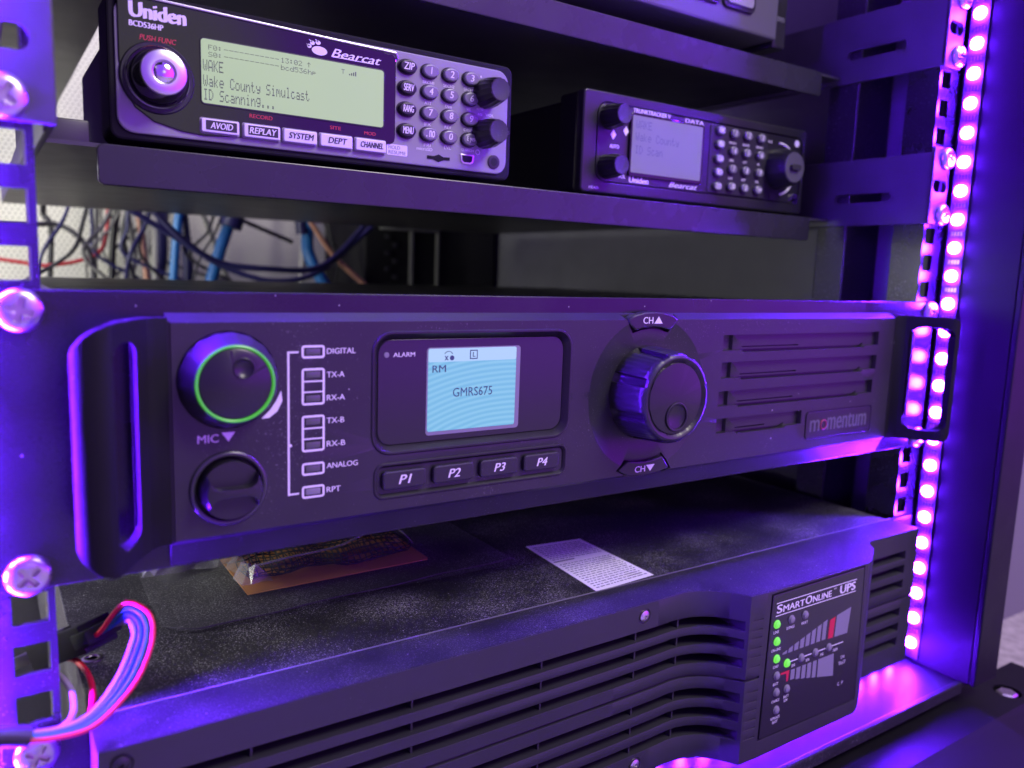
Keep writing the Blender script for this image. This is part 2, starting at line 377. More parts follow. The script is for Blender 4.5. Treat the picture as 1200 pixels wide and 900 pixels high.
def tag(o, label, cat, group=None):
    o['label'] = label; o['category'] = cat
    if group: o['group'] = group
    return o
def struct(o): o['kind'] = 'structure'; return o
def ell(cx, cz, a, b, n=40, t0=0, t1=2*math.pi): return [(cx+a*math.cos(t0+(t1-t0)*i/n), cz+b*math.sin(t0+(t1-t0)*i/n)) for i in range(n)]

# ================================================================== the setting
struct(MB().box(-1500, 1500, -1200, 2600, -190, -178).build('room_floor', M['tan']))
struct(MB().box(274, 1600, 34, 50, -178, 1500).build('room_wall', M['wallgrey']))

# ================================================================== cabinet
cab = thing('rack_cabinet', 'black steel equipment cabinet holding all the radios, its inner edges lit purple', 'cabinet', (0, 300, -178))
side = MB(); side.box(262, 265, 6, 655, -140, 420)
side.build('side_panel', M['sidepaint'], cab)
side = MB(); side.box(-265, -262.5, 6, 330, 150, 420); side.build('side_panel', M['powder'], cab)  # unseen left panel, added to block the rear light from the upper shelves
post = MB(); post.box(226, 261.5, 54, 76, -139, 400, 1.2)
post.build('support_post', M['powder'], cab)
fr = MB(); fr.box(244.3, 271, -47, -43.5, -139.6, 420, .8); fr.box(244.3, 262, -43.4, -.6, -139.6, 420, .5); fr.box(250, 262, -.5, 8, -139.6, 420, .3); fr.box(265.5, 271, -43.4, 30, -139.6, 420, .5)
fr.build('front_post', M['wallpaint'], cab)
fl = MB(); fl.box(-262, 262, -37, 655, -146, -140, .5)
fl.build('floor_panel', M['floorpaint'], cab)
lip = MB(); lip.box(-262, 244, -40.5, -37.2, -146, -138.6, .7)
lip.build('floor_lip', M['powder'], cab)
sl = MB(); sl.poly([(-30, -152), (-61, -152), (-64, -153), (-150, -177.5), (-30, -177.5)], -262, 330, 'X', .8)
sl.build('base_sill', M['wallpaint'], cab, cut=[(MB().lathe([(-158, 8), (-148, 8)], (284.5, -48.5), 32, 'Z'), 'DIFFERENCE')])
bo = MB(); bo.lathe([(-158, 6.2), (-153.2, 6.2), (-152.2, 5)], (284.5, -48.5), 6, 'Z')
bo.build('base_bolt', M['steel'], cab)
# rear door of perforated steel
rd = MB(); rd.box(-262, 262, 650, 652, -140, 420); rdo = rd.build('rear_door', M['mesh'], cab)
for xa in (-262, 242):
    rf = MB(); rf.box(xa, xa+20, 642, 649.8, -140, 420, 1); rf.build('door_frame', M['powder'], rdo)
# mounting rails: strips of square holes
def rail(x0, x1, hx, flange):
    r = MB(); r.box(x0, x1, 2.6, 5, -139, 420)
    cuts = []
    c = MB(); u = -133.35-44.45
    while u < 420:
        for dz in (6.35, 22.225, 38.1): c.box(hx-4.75, hx+4.75, 0, 8, u+dz-4.75, u+dz+4.75)
        u += 44.45
    o = r.build('mounting_rail', M['railpaint'], cab, cut=[(c, 'DIFFERENCE')])
    f = MB(); f.box(flange, flange+1.6 if flange > 0 else flange-1.6, 5.05, 22, -139, 420)
    f.build('rail_flange', M['railpaint'], o)
M['railpaint'] = mat('rail_powder_coat', (.010, .010, .011), .27, spec=.45, bump=.2, dust=.3, dscale=1100, thr=.76, var=.15)
rail(-262, -225.2, -231.9, -225.4); rail(225.4, 249, 232.2, 225.6)

# ================================================================== LED strip round the opening
ls = thing('led_strip', 'strip of glowing purple LEDs stuck round the inside edge of the cabinet opening', 'light strip', (243.9, -7, -135))
tp = MB(); tp.box(243.4, 244.1, -12, -2, -137, 330); tp.build('strip_tape', M['tape'], ls)
tp = MB(); tp.box(-240, 240, -4.2, -3.4, -139, -133.8); tp.build('strip_tape', M['tape'], ls)
tp = MB(); tp.box(-250.9, -250.2, -6.5, 2.5, -137, 330); tp.build('strip_tape', M['tape'], ls)
def led_at(c, n):
    m = MB()
    if n == 'R': m.rr(c[1]-3.3, c[1]+3.3, c[2]-3.3, c[2]+3.3, 2.9, 241.6, 243.35, .5, 'X')
    elif n == 'L': m.rr(c[1]-3.3, c[1]+3.3, c[2]-3.3, c[2]+3.3, 2.9, -250.15, -248.4, .5, 'X')
    else: m.rr(c[0]-2.4, c[0]+2.4, -138.6, -134.2, 1.2, -5.8, -4.3, .4, 'Y')
    return m
for k in range(28):
    z = 252.4+16.5*4-16.5*k
    led_at((0, -7.1, z), 'R').build('led', M['led'], ls)
    led_at((0, -.8, z), 'L').build('led', M['ledleft'], ls)
for k in range(28): led_at((-225+16.67*k, 0, 0), 'B').build('led', M['ledbright'], ls)
pads = MB()
for k in range(27):
    z = 252.4+16.5*4-16.5*(k+.5)
    for dy in (-9.9, -8.1, -6.3, -4.5): pads.box(243.2, 243.4, dy-.5, dy+.5, z-1.2, z+1.2)
pads.build('solder_pads', M['copper'], ls)

# ================================================================== rack screws
def screw(x, y, z, label, rot=20, r=6.2):
    m = MB(); m.lathe([(y, r), (y-.9, r), (y-1.9, r*.95), (y-2.7, r*.78), (y-3.0, r*.5), (y-3.05, 0)], (0, 0), 40)
    c = MB(); c.poly([(-.8, -3.4), (.8, -3.4), (.8, -.8), (3.4, -.8), (3.4, .8), (.8, .8), (.8, 3.4), (-.8, 3.4), (-.8, .8), (-3.4, .8), (-3.4, -.8), (-.8, -.8)], y-6, y-1.3, 'Y')
    o = m.build('rack_screw', M['steel'], None, cut=[(c, 'DIFFERENCE')], bev=.12)
    o.rotation_euler = (0, math.radians(rot), 0); o.location = (x*S, 0, z*S)
    tag(o, label, 'screw', 'rack screws')
screw(-232.2, 0, 139.6, 'round cross-head screw in the shelf ear, topmost on the left rail', 35)
screw(-230.9, 0, 82.3, 'round cross-head screw at the upper left corner of the large transceiver panel', 15)
screw(-232.0, 0, 5.2, 'round cross-head screw at the lower left corner of the large transceiver panel', 50)
screw(-232.0, 0, -50.8, 'round cross-head screw beside the coloured wires at the bottom left', 30)
screw(236, 0, 82.2, 'cross-head screw above the right handle of the large transceiver', 10)
screw(236, 0, 5.6, 'cross-head screw just below the right handle of the large transceiver', 40)
screw(237, 0, 171.6, 'upper of two screws on the right of the shelf with the scanners', 20)
screw(237.5, 0, 139.4, 'lower of two screws on the right of the shelf with the scanners', 60)
screw(237, 0, 228.8, 'screw at right holding the topmost shelf, level with its front lip', 0)
screw(237, 0, 260.6, 'screw at the very top right, cut by the photo edge', 25)

# ================================================================== shelves
def shelf(z, label, low):
    t = thing('equipment_shelf', label, 'shelf', (0, 65, z), 'rack shelves')
    tr = MB()
    if low: tr.box(-222, 222, 66.3, 480, z-1.5, z)
    else:
        tr.poly([(-176, 66.3), (222, 66.3), (222, 480), (-100, 480), (-100, 195), (-176, 195)], z-1.5, z, 'Z')
    tr.build('tray', M['shelfpaint'], t)
    l = MB(); l.rr(-202.5, 202.5, z-14.6, z, 2.5, 64.6, 66.2, .5)
    l.build('front_lip', M['lippaint'], t)
    if low:
        h = MB(); h.box(-222.5, -202.8, 80, 470, z-1.4, z+9.5, 1); h.build('side_channel', M['shelfpaint'], t)
    else:
        h = MB(); h.box(-222.5, -177, 10, 600, z-2, z+20, 1); h.build('side_channel', M['shelfpaint'], t)
    for s_ in (-1, 1):
        b = MB(); xa = 219.6 if s_ < 0 else 224
        b.box(*sorted((s_*xa, s_*(xa+2.2))), .5, 200, z-4.4, z+36.5, .5)
        c = MB(); c.rr(24, 63, z+9.8, z+15.2, 2.6, -240, 240, 0, 'X')
        bo_ = b.build('side_bracket', M['bracketpaint'], t, cut=[(c, 'DIFFERENCE')])
        e = MB(); e.box(*sorted((s_*219.4 if s_ < 0 else 224, s_*241.3)), 0, 2.4, z-4.4, z+39.6, .6)
        c2 = MB(); c2.rr(*sorted((s_*225.2, s_*240)), z+14.0, z+21.2, 3.5, -5, 8)
        e.build('ear', M['bracketpaint'], bo_, cut=[(c2, 'DIFFERENCE')])
    return t
M['shelfpaint'] = mat('shelf_powder_coat', (.055, .055, .055), .42, bump=.15, var=.1)
M['lippaint'] = mat('shelf_lip_satin_paint', (.028, .028, .031), .27, spec=.4, bump=.05, bscale=1200, var=.06)
M['bracketpaint'] = mat('bracket_powder_coat', (.05, .05, .055), .5, bump=.15, var=.12)
shelf(138.0, 'black steel shelf under the two desk scanners, its front lip turned down', True)
shelf(226.4, 'black steel shelf at the top of the photo under a grey device', False)
# device on the top shelf
pd = thing('grey_radio', 'grey boxy device with large dark framed buttons on the topmost shelf', 'radio', (110, 75, 227))
b = MB(); b.box(20, 166, 72, 230, 240, 300, 1.5); b.build('body', M['silverdark'], pd)
b = MB(); b.box(166.2, 178, 75, 230, 237, 300, 1.5); so = b.build('side_trim', M['plastic'], pd)
MB().text('SERIES', 167.5, 175.5, 252.5, 255.2, 74.8).build('lettering', M['greyprint'], so)
for xa in (60, 88.5, 117):
    b = MB(); b.rr(xa, xa+27, 250, 285, 4, 70.6, 74, .4); f = b.build('key_frame', M['plastic'], pd)
    b = MB(); b.rr(xa+2.4, xa+24.6, 252.4, 283, 2.5, 69.6, 72, .5); b.build('key', M['silver'], f)

# ================================================================== the large two-way transceiver
rp = thing('repeater_radio', 'wide black two-way radio with blue screen, centre dial and loop handles', 'radio', (0, 0, 0))
p = MB(); p.box(-241.3, 241.3, 0, 3, 0.3, 88.1, .5); p.build('front_plate', M['earpaint'], rp)
b = MB(); b.box(-214, 214, 3.1, 350, 2, 83.4, .6); b.build('chassis', M['powder'], rp)
# raised face with its dish, pockets and slots
FY = -5.0
KX, KZ = 5.3, 45.8
face = MB()
face.poly([(0.05, 81.6), (FY, 78.9), (FY, 10.2), (-3.6, 9.0), (-3.2, 8.6), (-0.05, .9)], -193.2, 193.2, 'X')
cuts = []
d = MB(); d.lathe([(-5.6, 35.2), (-5.0, 34.2), (-4.2, 31), (-3.1, 24), (-2.8, 21), (-2.8, 0)], (KX, KZ), 72); cuts.append((d, 'DIFFERENCE'))
d = MB(); d.rr(-126.2, -39.6, 31.6, 74.6, 7, -9, -2.6, 0); cuts.append((d, 'DIFFERENCE'))
d = MB(); d.rr(-124.6, -40.6, 15.6, 26.8, 3, -9, -4.2, 0); cuts.append((d, 'DIFFERENCE'))
# channel button pockets
d = MB(); d.poly([(-9.5, 82), (-12, 82), (-12.5, 82.4), (23, 82.4), (22.5, 82), (20, 78.5), (16.2, 73.4), (11, 74.6), (5.3, 75.0), (-.4, 74.6), (-5.6, 73.4), (-9.4, 78.5), (-12.2, 81.8)], -9, -1.0, 'Y'); 
cuts.append((MB().poly([(-12.6, 83), (23.2, 83), (19.2, 77.5), (15.8, 73.0), (10.6, 74.4), (5.3, 74.9), (0, 74.4), (-5.2, 73.0), (-8.6, 77.5)], -9, -1.0, 'Y'), 'DIFFERENCE'))
cuts.append((MB().poly([(-11.6, 12.6), (-8.2, 15.4), (-5.6, 18.0), (0, 16.8), (5.3, 16.5), (10.6, 16.8), (16.2, 18.2), (18.6, 15.0), (21.6, 10.6), (14, 8.6), (5.3, 8.0), (-4, 8.6)], -9, -3.0, 'Y'), 'DIFFERENCE'))
# speaker slots: a recess whose left end is a ramp and whose lower edge opens in a slit
SLOT = [(51.3, 178, 64.0, 71.4), (51.3, 177.8, 50.6, 58.4), (50.6, 176, 37.2, 44.5), (50.6, 115, 24.0, 31.2)]
for x0, x1, z0, z1 in SLOT:
    d = MB(); b2 = MB()
    d.poly([(x0, -9), (x0, -.9), (x0+8.6, -.9), (x0+9.2, -2.6), (x1-.6, -2.6), (x1, -9)], z0, z1, 'Z'); cuts.append((d, 'DIFFERENCE'))
    L_ = x1-x0
    d = MB(); d.poly([(x0+14, z0-1.0), (x1-14, z0-1.0), (x1-11, z0+1.2), (x1-12.5, z0+1.2), (x1-15, z0+.1), (x0+14, z0+.1)], -9, -.8, 'Y'); cuts.append((d, 'DIFFERENCE'))
    d = MB(); d.poly([(x0+16, z0+1.1), (x0+16+L_*.34, z0+1.1), (x0+16+L_*.34, z0+1.7), (x0+16, z0+1.7)], -9, -.8, 'Y'); cuts.append((d, 'DIFFERENCE'))
d = MB(); d.rr(118.4, 177.4, 14.6, 30.2, 2.5, -9, -4.5, 0); cuts.append((d, 'DIFFERENCE'))
for zc in (68.9, 61.2, 53.1, 45.2, 37.1, 28.9, 20.9): cuts.append((MB().box(-150.9, -145.2, -9, -4.3, zc-1.35, zc+1.35), 'DIFFERENCE'))
cuts.append((MB().lathe([(-9, 15.6), (-2.5, 15.6)], (-175.5, 60.6), 56), 'DIFFERENCE'))
cuts.append((MB().lathe([(-9, 11.0), (-1.5, 11.0)], (-175.9, 25.6), 56), 'DIFFERENCE'))
# grooves between face and handle castings
for sx in (-1, 1): cuts.append((MB().box(*sorted((sx*192.4, sx*193.0)), -9, -4.0, 9.6, 79.0), 'DIFFERENCE'))
face.build('face_panel', M['panel'], rp, cut=cuts, bev=.22)
# handles: a bent plate with an opening, bar at the outer end
for sx in (-1, 1):
    prof = [(193.3, -.1), (193.3, -5), (196.5, -5.3), (199.5, -7.6), (205, -16), (209.6, -24.6), (211.2, -27.6), (213.2, -29.0), (216.0, -29.2), (218.4, -28.4), (220.2, -26.8), (221.2, -24.6), (221.0, -22.4), (219.4, -21.8), (213.4, -25.9), (209.6, -17.0), (204.2, -7.0), (200.4, -.2)]
    h = MB(); h.poly([(sx*a, c) for a, c in prof], 5, 84, 'Z')
    outer = MB(); outer.rr(*sorted((sx*150, sx*222)), 9.6, 80.4, 13, -40, 5)
    hole = MB(); hole.rr(*sorted((sx*(203.2 if sx < 0 else 200.8), sx*(211.0 if sx < 0 else 213.2))), 15.4, 74.6, 3.8 if sx < 0 else 5.0, -40, -6.9)
    ho_ = h.build('handle', M['handle'], rp, cut=[(outer, 'INTERSECT'), (hole, 'DIFFERENCE')], bev=.7, auto=50)
    h = MB(); h.box(*sorted((sx*213.8, sx*217.4)), -5.2 if sx < 0 else -3.3, -.05, 21, 71, .6); h.build('handle_light_block', M['handle'], ho_)  # low wall added to keep LED light off the plate behind the opening
# display window
bz = MB(); bz.ring((-127.2, -38.6, 30.6, 75.6, 8), [(0, -4.98), (.5, -5.5), (1.1, -5.5), (3.3, -3.0), (3.4, -2.7)])
bz.build('display_bezel', M['plastic'], rp, auto=30)
bz = MB(); bz.ring((-126.0, -39.2, 14.4, 28.0, 4), [(0, -4.98), (.4, -5.45), (.9, -5.45), (1.9, -4.3), (2.0, -4.1)])
bz.build('button_surround', M['plastic'], rp, auto=30)
gw = MB(); gw.rr(-123.8, -42.0, 34.0, 72.2, 5.3, -3.3, -2.5, .15); gwo = gw.build('display_window', M['glossflat'], rp)
sf = MB(); sf.rr(-104.6, -63.2, 36.2, 69.0, 1.4, -3.42, -3.3); sf.build('screen_frame', M['greyprint'], gwo)
sc_ = MB(); sc_.rr(-104.0, -65.2, 37.6, 68.6, .8, -3.5, -3.35); sco = sc_.build('screen', M['lcdblue'], gwo)
t = MB(); t.rr(-104.0, -65.2, 63.6, 68.6, .8, -3.53, -3.505); t.build('screen_header', M['lcdblue2'], sco)
t = MB()
t.text('GMRS675', -93.4, -76.0, 50.2, 53.6, -3.58)
t.text('RM', -102.3, -96.6, 59.8, 62.4, -3.58, bold=.012)
t.poly(rrpts(-86.4, -83.0, 64.3, 67.8, .2), -3.58, -3.54)
t.build('screen_text', M['pixelblue'], sco)
t = MB(); t.rr(-86.0, -83.4, 64.7, 67.4, .1, -3.62, -3.59); t.build('icon_box', M['lcdblue2'], sco)
t = MB(); t.text('L', -85.2, -84.0, 65.2, 66.9, -3.66, bold=.03)
t.text('x', -97.3, -95.6, 64.2, 65.8, -3.58, bold=.04)
t.lathe([(-3.58, .95), (-3.54, .95)], (-94.1, 65.0), 16); t.torus((-95.6, 65.6), -3.56, 1.9, .14, 14, 6, .5, 2.6)
t.build('screen_icons', M['pixelblue'], sco)
t = MB(); t.text('ALARM', -118.0, -109.4, 66.0, 67.6, -3.36, bold=.012); t.build('lettering', M['white'], gwo)
t = MB(); t.lathe([(-3.5, .95), (-3.35, 1.05)], (-120.6, 66.8), 20); t.build('alarm_light', M['lensgrey'], gwo)
# P buttons
for k in range(4):
    x = -122.7+20.45*k
    b = MB(); b.rr(x, x+17.6, 18.0, 25.0, 1.6, -6.1, -4.1, .7); bo_ = b.build('preset_button', M['rubber'], rp)
    MB().text('P%d' % (k+1), x+6.2, x+11.6, 19.9, 23.2, -6.16, bold=.03, shear=.25).build('legend', M['white'], bo_)
# channel buttons
b = MB(); b.poly([(-9.6, 79.0), (-6, 81.0), (0, 82.2), (5.3, 82.5), (10.6, 82.2), (16.8, 81.0), (20.2, 79.0), (18.6, 76.6), (15.4, 74.1), (10.6, 75.3), (5.3, 75.8), (0, 75.3), (-4.8, 74.1), (-8.2, 76.6)], -5.6, -1.2, 'Y', .8)
bo_ = b.build('channel_button', M['plastic'], rp)
t = MB(); t.text('CH', -1.0, 4.9, 77.2, 80.1, -5.68, bold=.02); t.plate([(5.6, 77.2), (10.6, 77.2), (8.1, 80.4)], -5.62); t.build('legend', M['white'], bo_)
b = MB(); b.poly([(-10.6, 12.6), (-7.4, 14.8), (-5.2, 16.6), (0, 15.7), (5.3, 15.4), (10.6, 15.8), (15.8, 16.9), (17.8, 14.6), (20.4, 11.0), (14, 9.4), (5.3, 8.8), (-4, 9.4)], -5.4, -3.2, 'Y', .7)
bo_ = b.build('channel_button', M['plastic'], rp)
t = MB(); t.text('CH', -.8, 5.4, 10.8, 13.6, -5.48, bold=.02); t.plate([(5.9, 13.7), (11.1, 13.7), (8.5, 10.7)], -5.42); t.build('legend', M['white'], bo_)
# centre dial with finger dimple and scalloped rim
def scal(t, a):
    q = (t*8/(2*math.pi)) % 1
    return 1+.003*math.cos(t*56)-.085*(1 if .36 < q < .64 else 0)*(1 if a > -20 else .3)
k = MB(); k.lathe([(-2.9, 21.0), (-5.0, 20.9), (-12, 20.4), (-19.5, 19.8), (-21.2, 19.3), (-22.2, 18.4), (-22.6, 17.4), (-22.0, 16.2), (-21.3, 15.6), (-21.9, 15.2), (-22.4, 0)], (KX, 46.4), 336, scallop=lambda t, a: scal(t, a) if a > -21.4 and a < -4 else 1)
k.build('channel_dial', M['plastic'], rp, cut=[(MB().lathe([(-27, 8), (-23.5, 6.4), (-22.0, 4.9), (-21.4, 3), (-21.2, 0)], (KX+.5, 38.6), 40), 'DIFFERENCE')], bev=.25)
t = MB(); t.torus((KX+.5, 38.6), -22.35, 5.9, .5, 40, 8); t.build('finger_dimple_rim', M['plastic'], rp)
# microphone socket cap with green light ring
c_ = (-175.5, 60.6)
m_ = MB(); m_.lathe([(-2.4, 15.2), (-5.6, 15.2), (-7, 15.0), (-13, 12.6), (-13.8, 12.2), (-13.2, 11.9), (-13.2, 0)], c_, 72, scallop=lambda t, a: 1+(.012*math.sin(18*t) if a > -12 else 0))
m_.build('microphone_socket', M['rubber'], rp)
m_ = MB(); m_.lathe([(-13.1, 12.15), (-14.1, 12.0), (-14.3, 11.6), (-14.0, 11.2), (-13.1, 11.15)], c_, 64); m_.build('light_ring', M['greenring'], rp)
m_ = MB(); m_.lathe([(-13.0, 10.9), (-13.9, 10.9), (-14.2, 10.5), (-14.3, 0)], c_, 64)
m_.build('socket_cap', M['plastic'], rp, cut=[(MB().lathe([(-17, 3.6), (-14.3, 3.0), (-13.6, 2.2), (-13.3, 0)], (-173.2, 65.4), 32), 'DIFFERENCE')])
t = MB(); t.torus((-173.2, 65.4), -14.3, 3.1, .28, 40, 8); t.build('cap_dimple_rim', M['plastic'], rp)
t = MB(); t.poly([(-158.9, 56.4), (-158.5, 53.0), (-160.2, 49.6), (-162.9, 47.6), (-165.4, 47.5), (-162.6, 50.2), (-160.6, 53.0)], -5.15, -4.9, 'Y'); t.build('pointer_mark', M['white'], rp)
# volume knob
c_ = (-175.9, 25.6)
m_ = MB(); m_.torus(c_, -5.0, 11.3, 1.05, 64, 12); m_.build('knob_collar', mat('collar_moulding', (.03, .03, .032), .25, spec=.8), rp)
def volume_knob():
    m = MB(); m.lathe([(-1.8, 9.5), (-8.5, 9.4), (-11.6, 9.0), (-12.6, 8.2), (-12.8, 0)], c_, 64)
    c1 = MB(); c1.rr(c_[0]-7.6, c_[0]+7.6, c_[1]+1.2, c_[1]+9.5, 4, -20, -8.6, 0); c2 = MB(); c2.rr(c_[0]-7.6, c_[0]+7.6, c_[1]-9.5, c_[1]-1.2, 4, -20, -8.6, 0)
    return m.build('volume_knob', M['plastic'], rp, cut=[(c1, 'DIFFERENCE'), (c2, 'DIFFERENCE')], bev=.35)
volume_knob()
# indicator windows and silk-screen
for zc, mm in ((68.9, 'lens'), (61.2, 'lens'), (53.1, 'lens'), (45.2, 'lens'), (37.1, 'lens'), (28.9, 'lens'), (20.9, 'lensgrey')):
    b = MB(); b.box(-150.7, -145.4, -5.1, -4.2, zc-1.15, zc+1.15, .25); b.build('indicator_light', M[mm], rp)
t = MB()
def frame(x0, x1, z0, z1, wd, r=1.0):
    o = rrpts(x0, x1, z0, z1, r, 4); i = rrpts(x0+wd, x1-wd, z0+wd, z1-wd, max(.15, r-wd), 4)
    b = bmesh.new(); A = [b.verts.new((q[0], FY-.06, q[1])) for q in o]; B = [b.verts.new((q[0], FY-.06, q[1])) for q in i]
    for k in range(len(A)): b.faces.new((A[k], A[(k+1) % len(A)], B[(k+1) % len(A)], B[k]))
    t.add(b)
for zc in (68.9, 28.9, 20.9): frame(-152.0, -144.0, zc-2.2, zc+2.2, .75)
for za, zb in ((50.9, 63.4), (34.9, 47.4)):
    frame(-152.0, -144.0, za, zb, .75)
    for q in (za+4.2, zb-4.7): t.plate([(-151.3, q), (-144.7, q), (-144.7, q+.5), (-151.3, q+.5)], FY-.03)
t.plate([(-156.8, 20.4), (-156.1, 20.4), (-156.1, 69.2), (-156.8, 69.2)], FY-.03)
for q in (68.6, 20.5): t.plate([(-156.1, q), (-153.0, q), (-153.0, q+.6), (-156.1, q+.6)], FY-.03)
t.plate(ell(-155.9, 37.6, .55, .55, 14), FY-.05)
for s_, x1, zc in (('DIGITAL', -133.0, 69.0), ('TX-A', -137.0, 61.0), ('RX-A', -136.8, 53.1), ('TX-B', -137.0, 45.2), ('RX-B', -136.6, 37.1), ('ANALOG', -131.9, 29.4), ('RPT', -138.2, 20.9)):
    t.text(s_, -143.3, x1, zc-.95, zc+.95, FY-.06, bold=.014)
t.text('MIC', -185.3, -178.9, 40.9, 43.5, FY-.06, bold=.008); t.plate([(-178.0, 43.9), (-173.8, 43.9), (-175.9, 40.9)], FY-.03)
t.build('lettering', M['white'], rp)
# maker's plate
b = MB(); b.rr(119.0, 176.8, 15.2, 29.6, 2.2, -5.2, -4.3, .3); bd = b.build('name_plate', M['plastic'], rp)
t = MB(); t.text('m', 122.2, 130.6, 19.0, 25.2, -5.28, bold=.02); t.text('mentum', 137.0, 172.6, 19.0, 27.0, -5.28, bold=.02); t.build('lettering', M['dimprint'], bd)
t = MB(); t.torus((133.8, 22.1), -5.25, 2.5, .55, 24, 6); t.build('lettering', M['dimred'], bd)

# ================================================================== backup power unit at the bottom
up = thing('backup_power_unit', 'wide charcoal backup power unit with slatted grille, at the bottom', 'power unit', (0, 0, -133))
b = MB(); b.box(-217.5, 217.5, .4, 470, -132, -44.9, .5); b.build('chassis', M['upstop'], up)
b = MB(); b.box(-241.3, -217.9, .1, 2.5, -133, -44.8, .5); b.build('rack_ear', M['powder'], up)
b = MB(); b.box(217.9, 241.3, .1, 2.5, -133, -44.8, .5); b.build('rack_ear', M['powder'], up)
PROF = [(-218, 0), (-218, -20.5), (-100, -21.2), (-20, -20.6), (5, -20.0), (15, -19.4), (21, -19.8), (26, -21.0), (31, -23.2), (35.5, -26.3), (39.5, -30.6), (44.8, -38.0), (56, -38.6), (134, -38.6), (139.5, -36.8), (150, -31), (158, -26.6), (163, -20.5), (167, -18.6), (216.5, -18.4), (216.5, 0)]
fb = MB(); fb.poly(PROF, -127.0, -44.4, 'Z')
SLZ = [(-61.4, -56.6), (-70.2, -65.3), (-79.2, -74.5), (-96.7, -91.8), (-106.0, -101.2), (-115.2, -110.3)]
cuts = []
for z0, z1 in SLZ:
    cuts.append((MB().box(-196, 43.8, -60, -11.5, z0, z1), 'DIFFERENCE'))
    cuts.append((MB().box(172, 205, -60, -11.5, z0+.2, z1+.4), 'DIFFERENCE'))
cuts.append((MB().poly([(-230, -60), (-230, -19.4), (-100, -19.8), (5, -18.6), (15, -18.0), (21, -18.4), (26, -19.6), (31, -21.8), (35.5, -24.9), (39.5, -29.2), (46.0, -36.6), (54, -37.4), (54, -60)], -86.0, -84.6, 'Z'), 'DIFFERENCE'))
cuts.append((MB().box(160, 230, -60, -17.2, -86.0, -84.8), 'DIFFERENCE'))
for z0, z1 in SLZ:       # short notches past the corner
    for q in (z0, z1): cuts.append((MB().box(46.5, 53.8, -60, -37.9, q-.35, q+.15), 'DIFFERENCE'))
for x, z in ((-212, -50.0), (-3.8, -50.0), (-4.5, -120.4)): cuts.append((MB().lathe([(-30, 3.6), (-19.8, 3.6)], (x, z), 28), 'DIFFERENCE'))
# panel seat
cuts.append((MB().poly([(58.4, -45.8), (131.4, -45.0), (133.6, -119.6), (56.2, -118.6)], -60, -37.6, 'Y'), 'DIFFERENCE'))
fb.build('front_bezel', M['bezel'], up, cut=cuts, bev=.25)
bt = MB(); bt.poly([(-217.6, .2), (-217.6, -20.0), (-100, -20.7), (-20, -20.1), (5, -19.5), (15, -18.9), (21, -19.3), (26, -20.5), (31, -22.7), (35.5, -25.8), (39.5, -30.1), (45, -37.4), (56, -38.0), (133.6, -38.0), (139, -36.2), (150, -30.4), (157.6, -26), (163, -19.9), (167, -18), (216, -17.8), (216, .2)], -44.39, -44.2, 'Z')
bt.build('bezel_top', M['bezeldust'], up)
fo = MB(); fo.box(-196.2, 44, -12.8, -11.2, -117, -55); fo.build('dust_filter', M['filter'], up)
for x in (-173.5, -115.6, -57.4, -6.5, 19.4):
    rb = MB(); rb.box(x-.4, x+.4, -18.2, -12.9, -115.4, -56.4); rb.build('grille_rib', M['bezel'], up)
for x, z in ((-212, -50.0), (-3.8, -50.0), (-4.5, -120.4)):
    s_ = MB(); s_.lathe([(-19.7, 2.7), (-20.6, 2.6), (-21.2, 1.6), (-21.3, 0)], (x, z), 24)
    s_.build('bezel_screw', M['steel'] if x > -50 else M['plastic'], up, cut=[(MB().lathe([(-25, .9), (-20.4, .9)], (x, z), 6), 'DIFFERENCE')])
cp = MB(); cp.poly([(59.2, -46.6), (130.6, -45.8), (132.7, -118.8), (57.0, -117.8)], -38.9, -37.7, 'Y', .4)
cpo = cp.build('control_panel', M['glossflat'], up)
y0 = -38.98
t = MB()
t.text('S', 62.2, 66.4, -56.0, -51.9, y0, bold=.03); t.text('MART', 66.9, 83.0, -56.0, -52.9, y0, bold=.03); t.text('O', 83.5, 88.6, -56.0, -51.9, y0, bold=.03); t.text('NLINE', 89.2, 104.0, -56.0, -52.9, y0, bold=.03)
t.text('TM', 105.4, 107.6, -53.0, -52.0, y0); t.text('UPS', 110.8, 123.8, -56.2, -51.9, y0, bold=.05)
for zc in (-51.0, -57.2): t.plate([(61.8, zc-.2), (124.4, zc-.2), (124.4, zc+.2), (61.8, zc+.2)], y0+.04)
for s_, x, z in (('LINE', 63.2, -65.2), ('BYPASS', 73.6, -65.2), ('FAULT', 84.2, -65.2), ('ON-LINE', 64.1, -74.2), ('LOAD', 65.0, -82.9), ('BATT', 66.0, -91.9), ('CHARGE', 66.9, -100.7), ('REPLACE', 67.8, -109.7), ('BATT', 67.9, -111.8), ('BATT', 74.8, -100.6), ('LOW', 74.7, -102.6), ('25%', 78.2, -85.6), ('50%', 89.2, -85.6), ('75%', 100.4, -85.6), ('100%', 111.6, -85.8)):
    wd = len(s_)*.95; t.text(s_, x-wd/2, x+wd/2, z-.7, z+.7, y0, bold=.015)
for s_, x, z in (('ON', 118.4, -91.4), ('TEST', 118.4, -94.4), ('OFF', 118.6, -105.8)):
    wd = len(s_)*1.5; t.text(s_, x-wd/2, x+wd/2, z-.9, z+.9, y0, bold=.01)
for xa, xb in ((75.6, 81.4), (86.4, 92.2), (97.3, 103.0), (108.2, 117.6)): t.plate([(xa, -83.3), (xb, -83.3), (xb, -82.8), (xa, -82.8)], y0+.04)
t.build('lettering', M['white'], cpo)
g = MB()
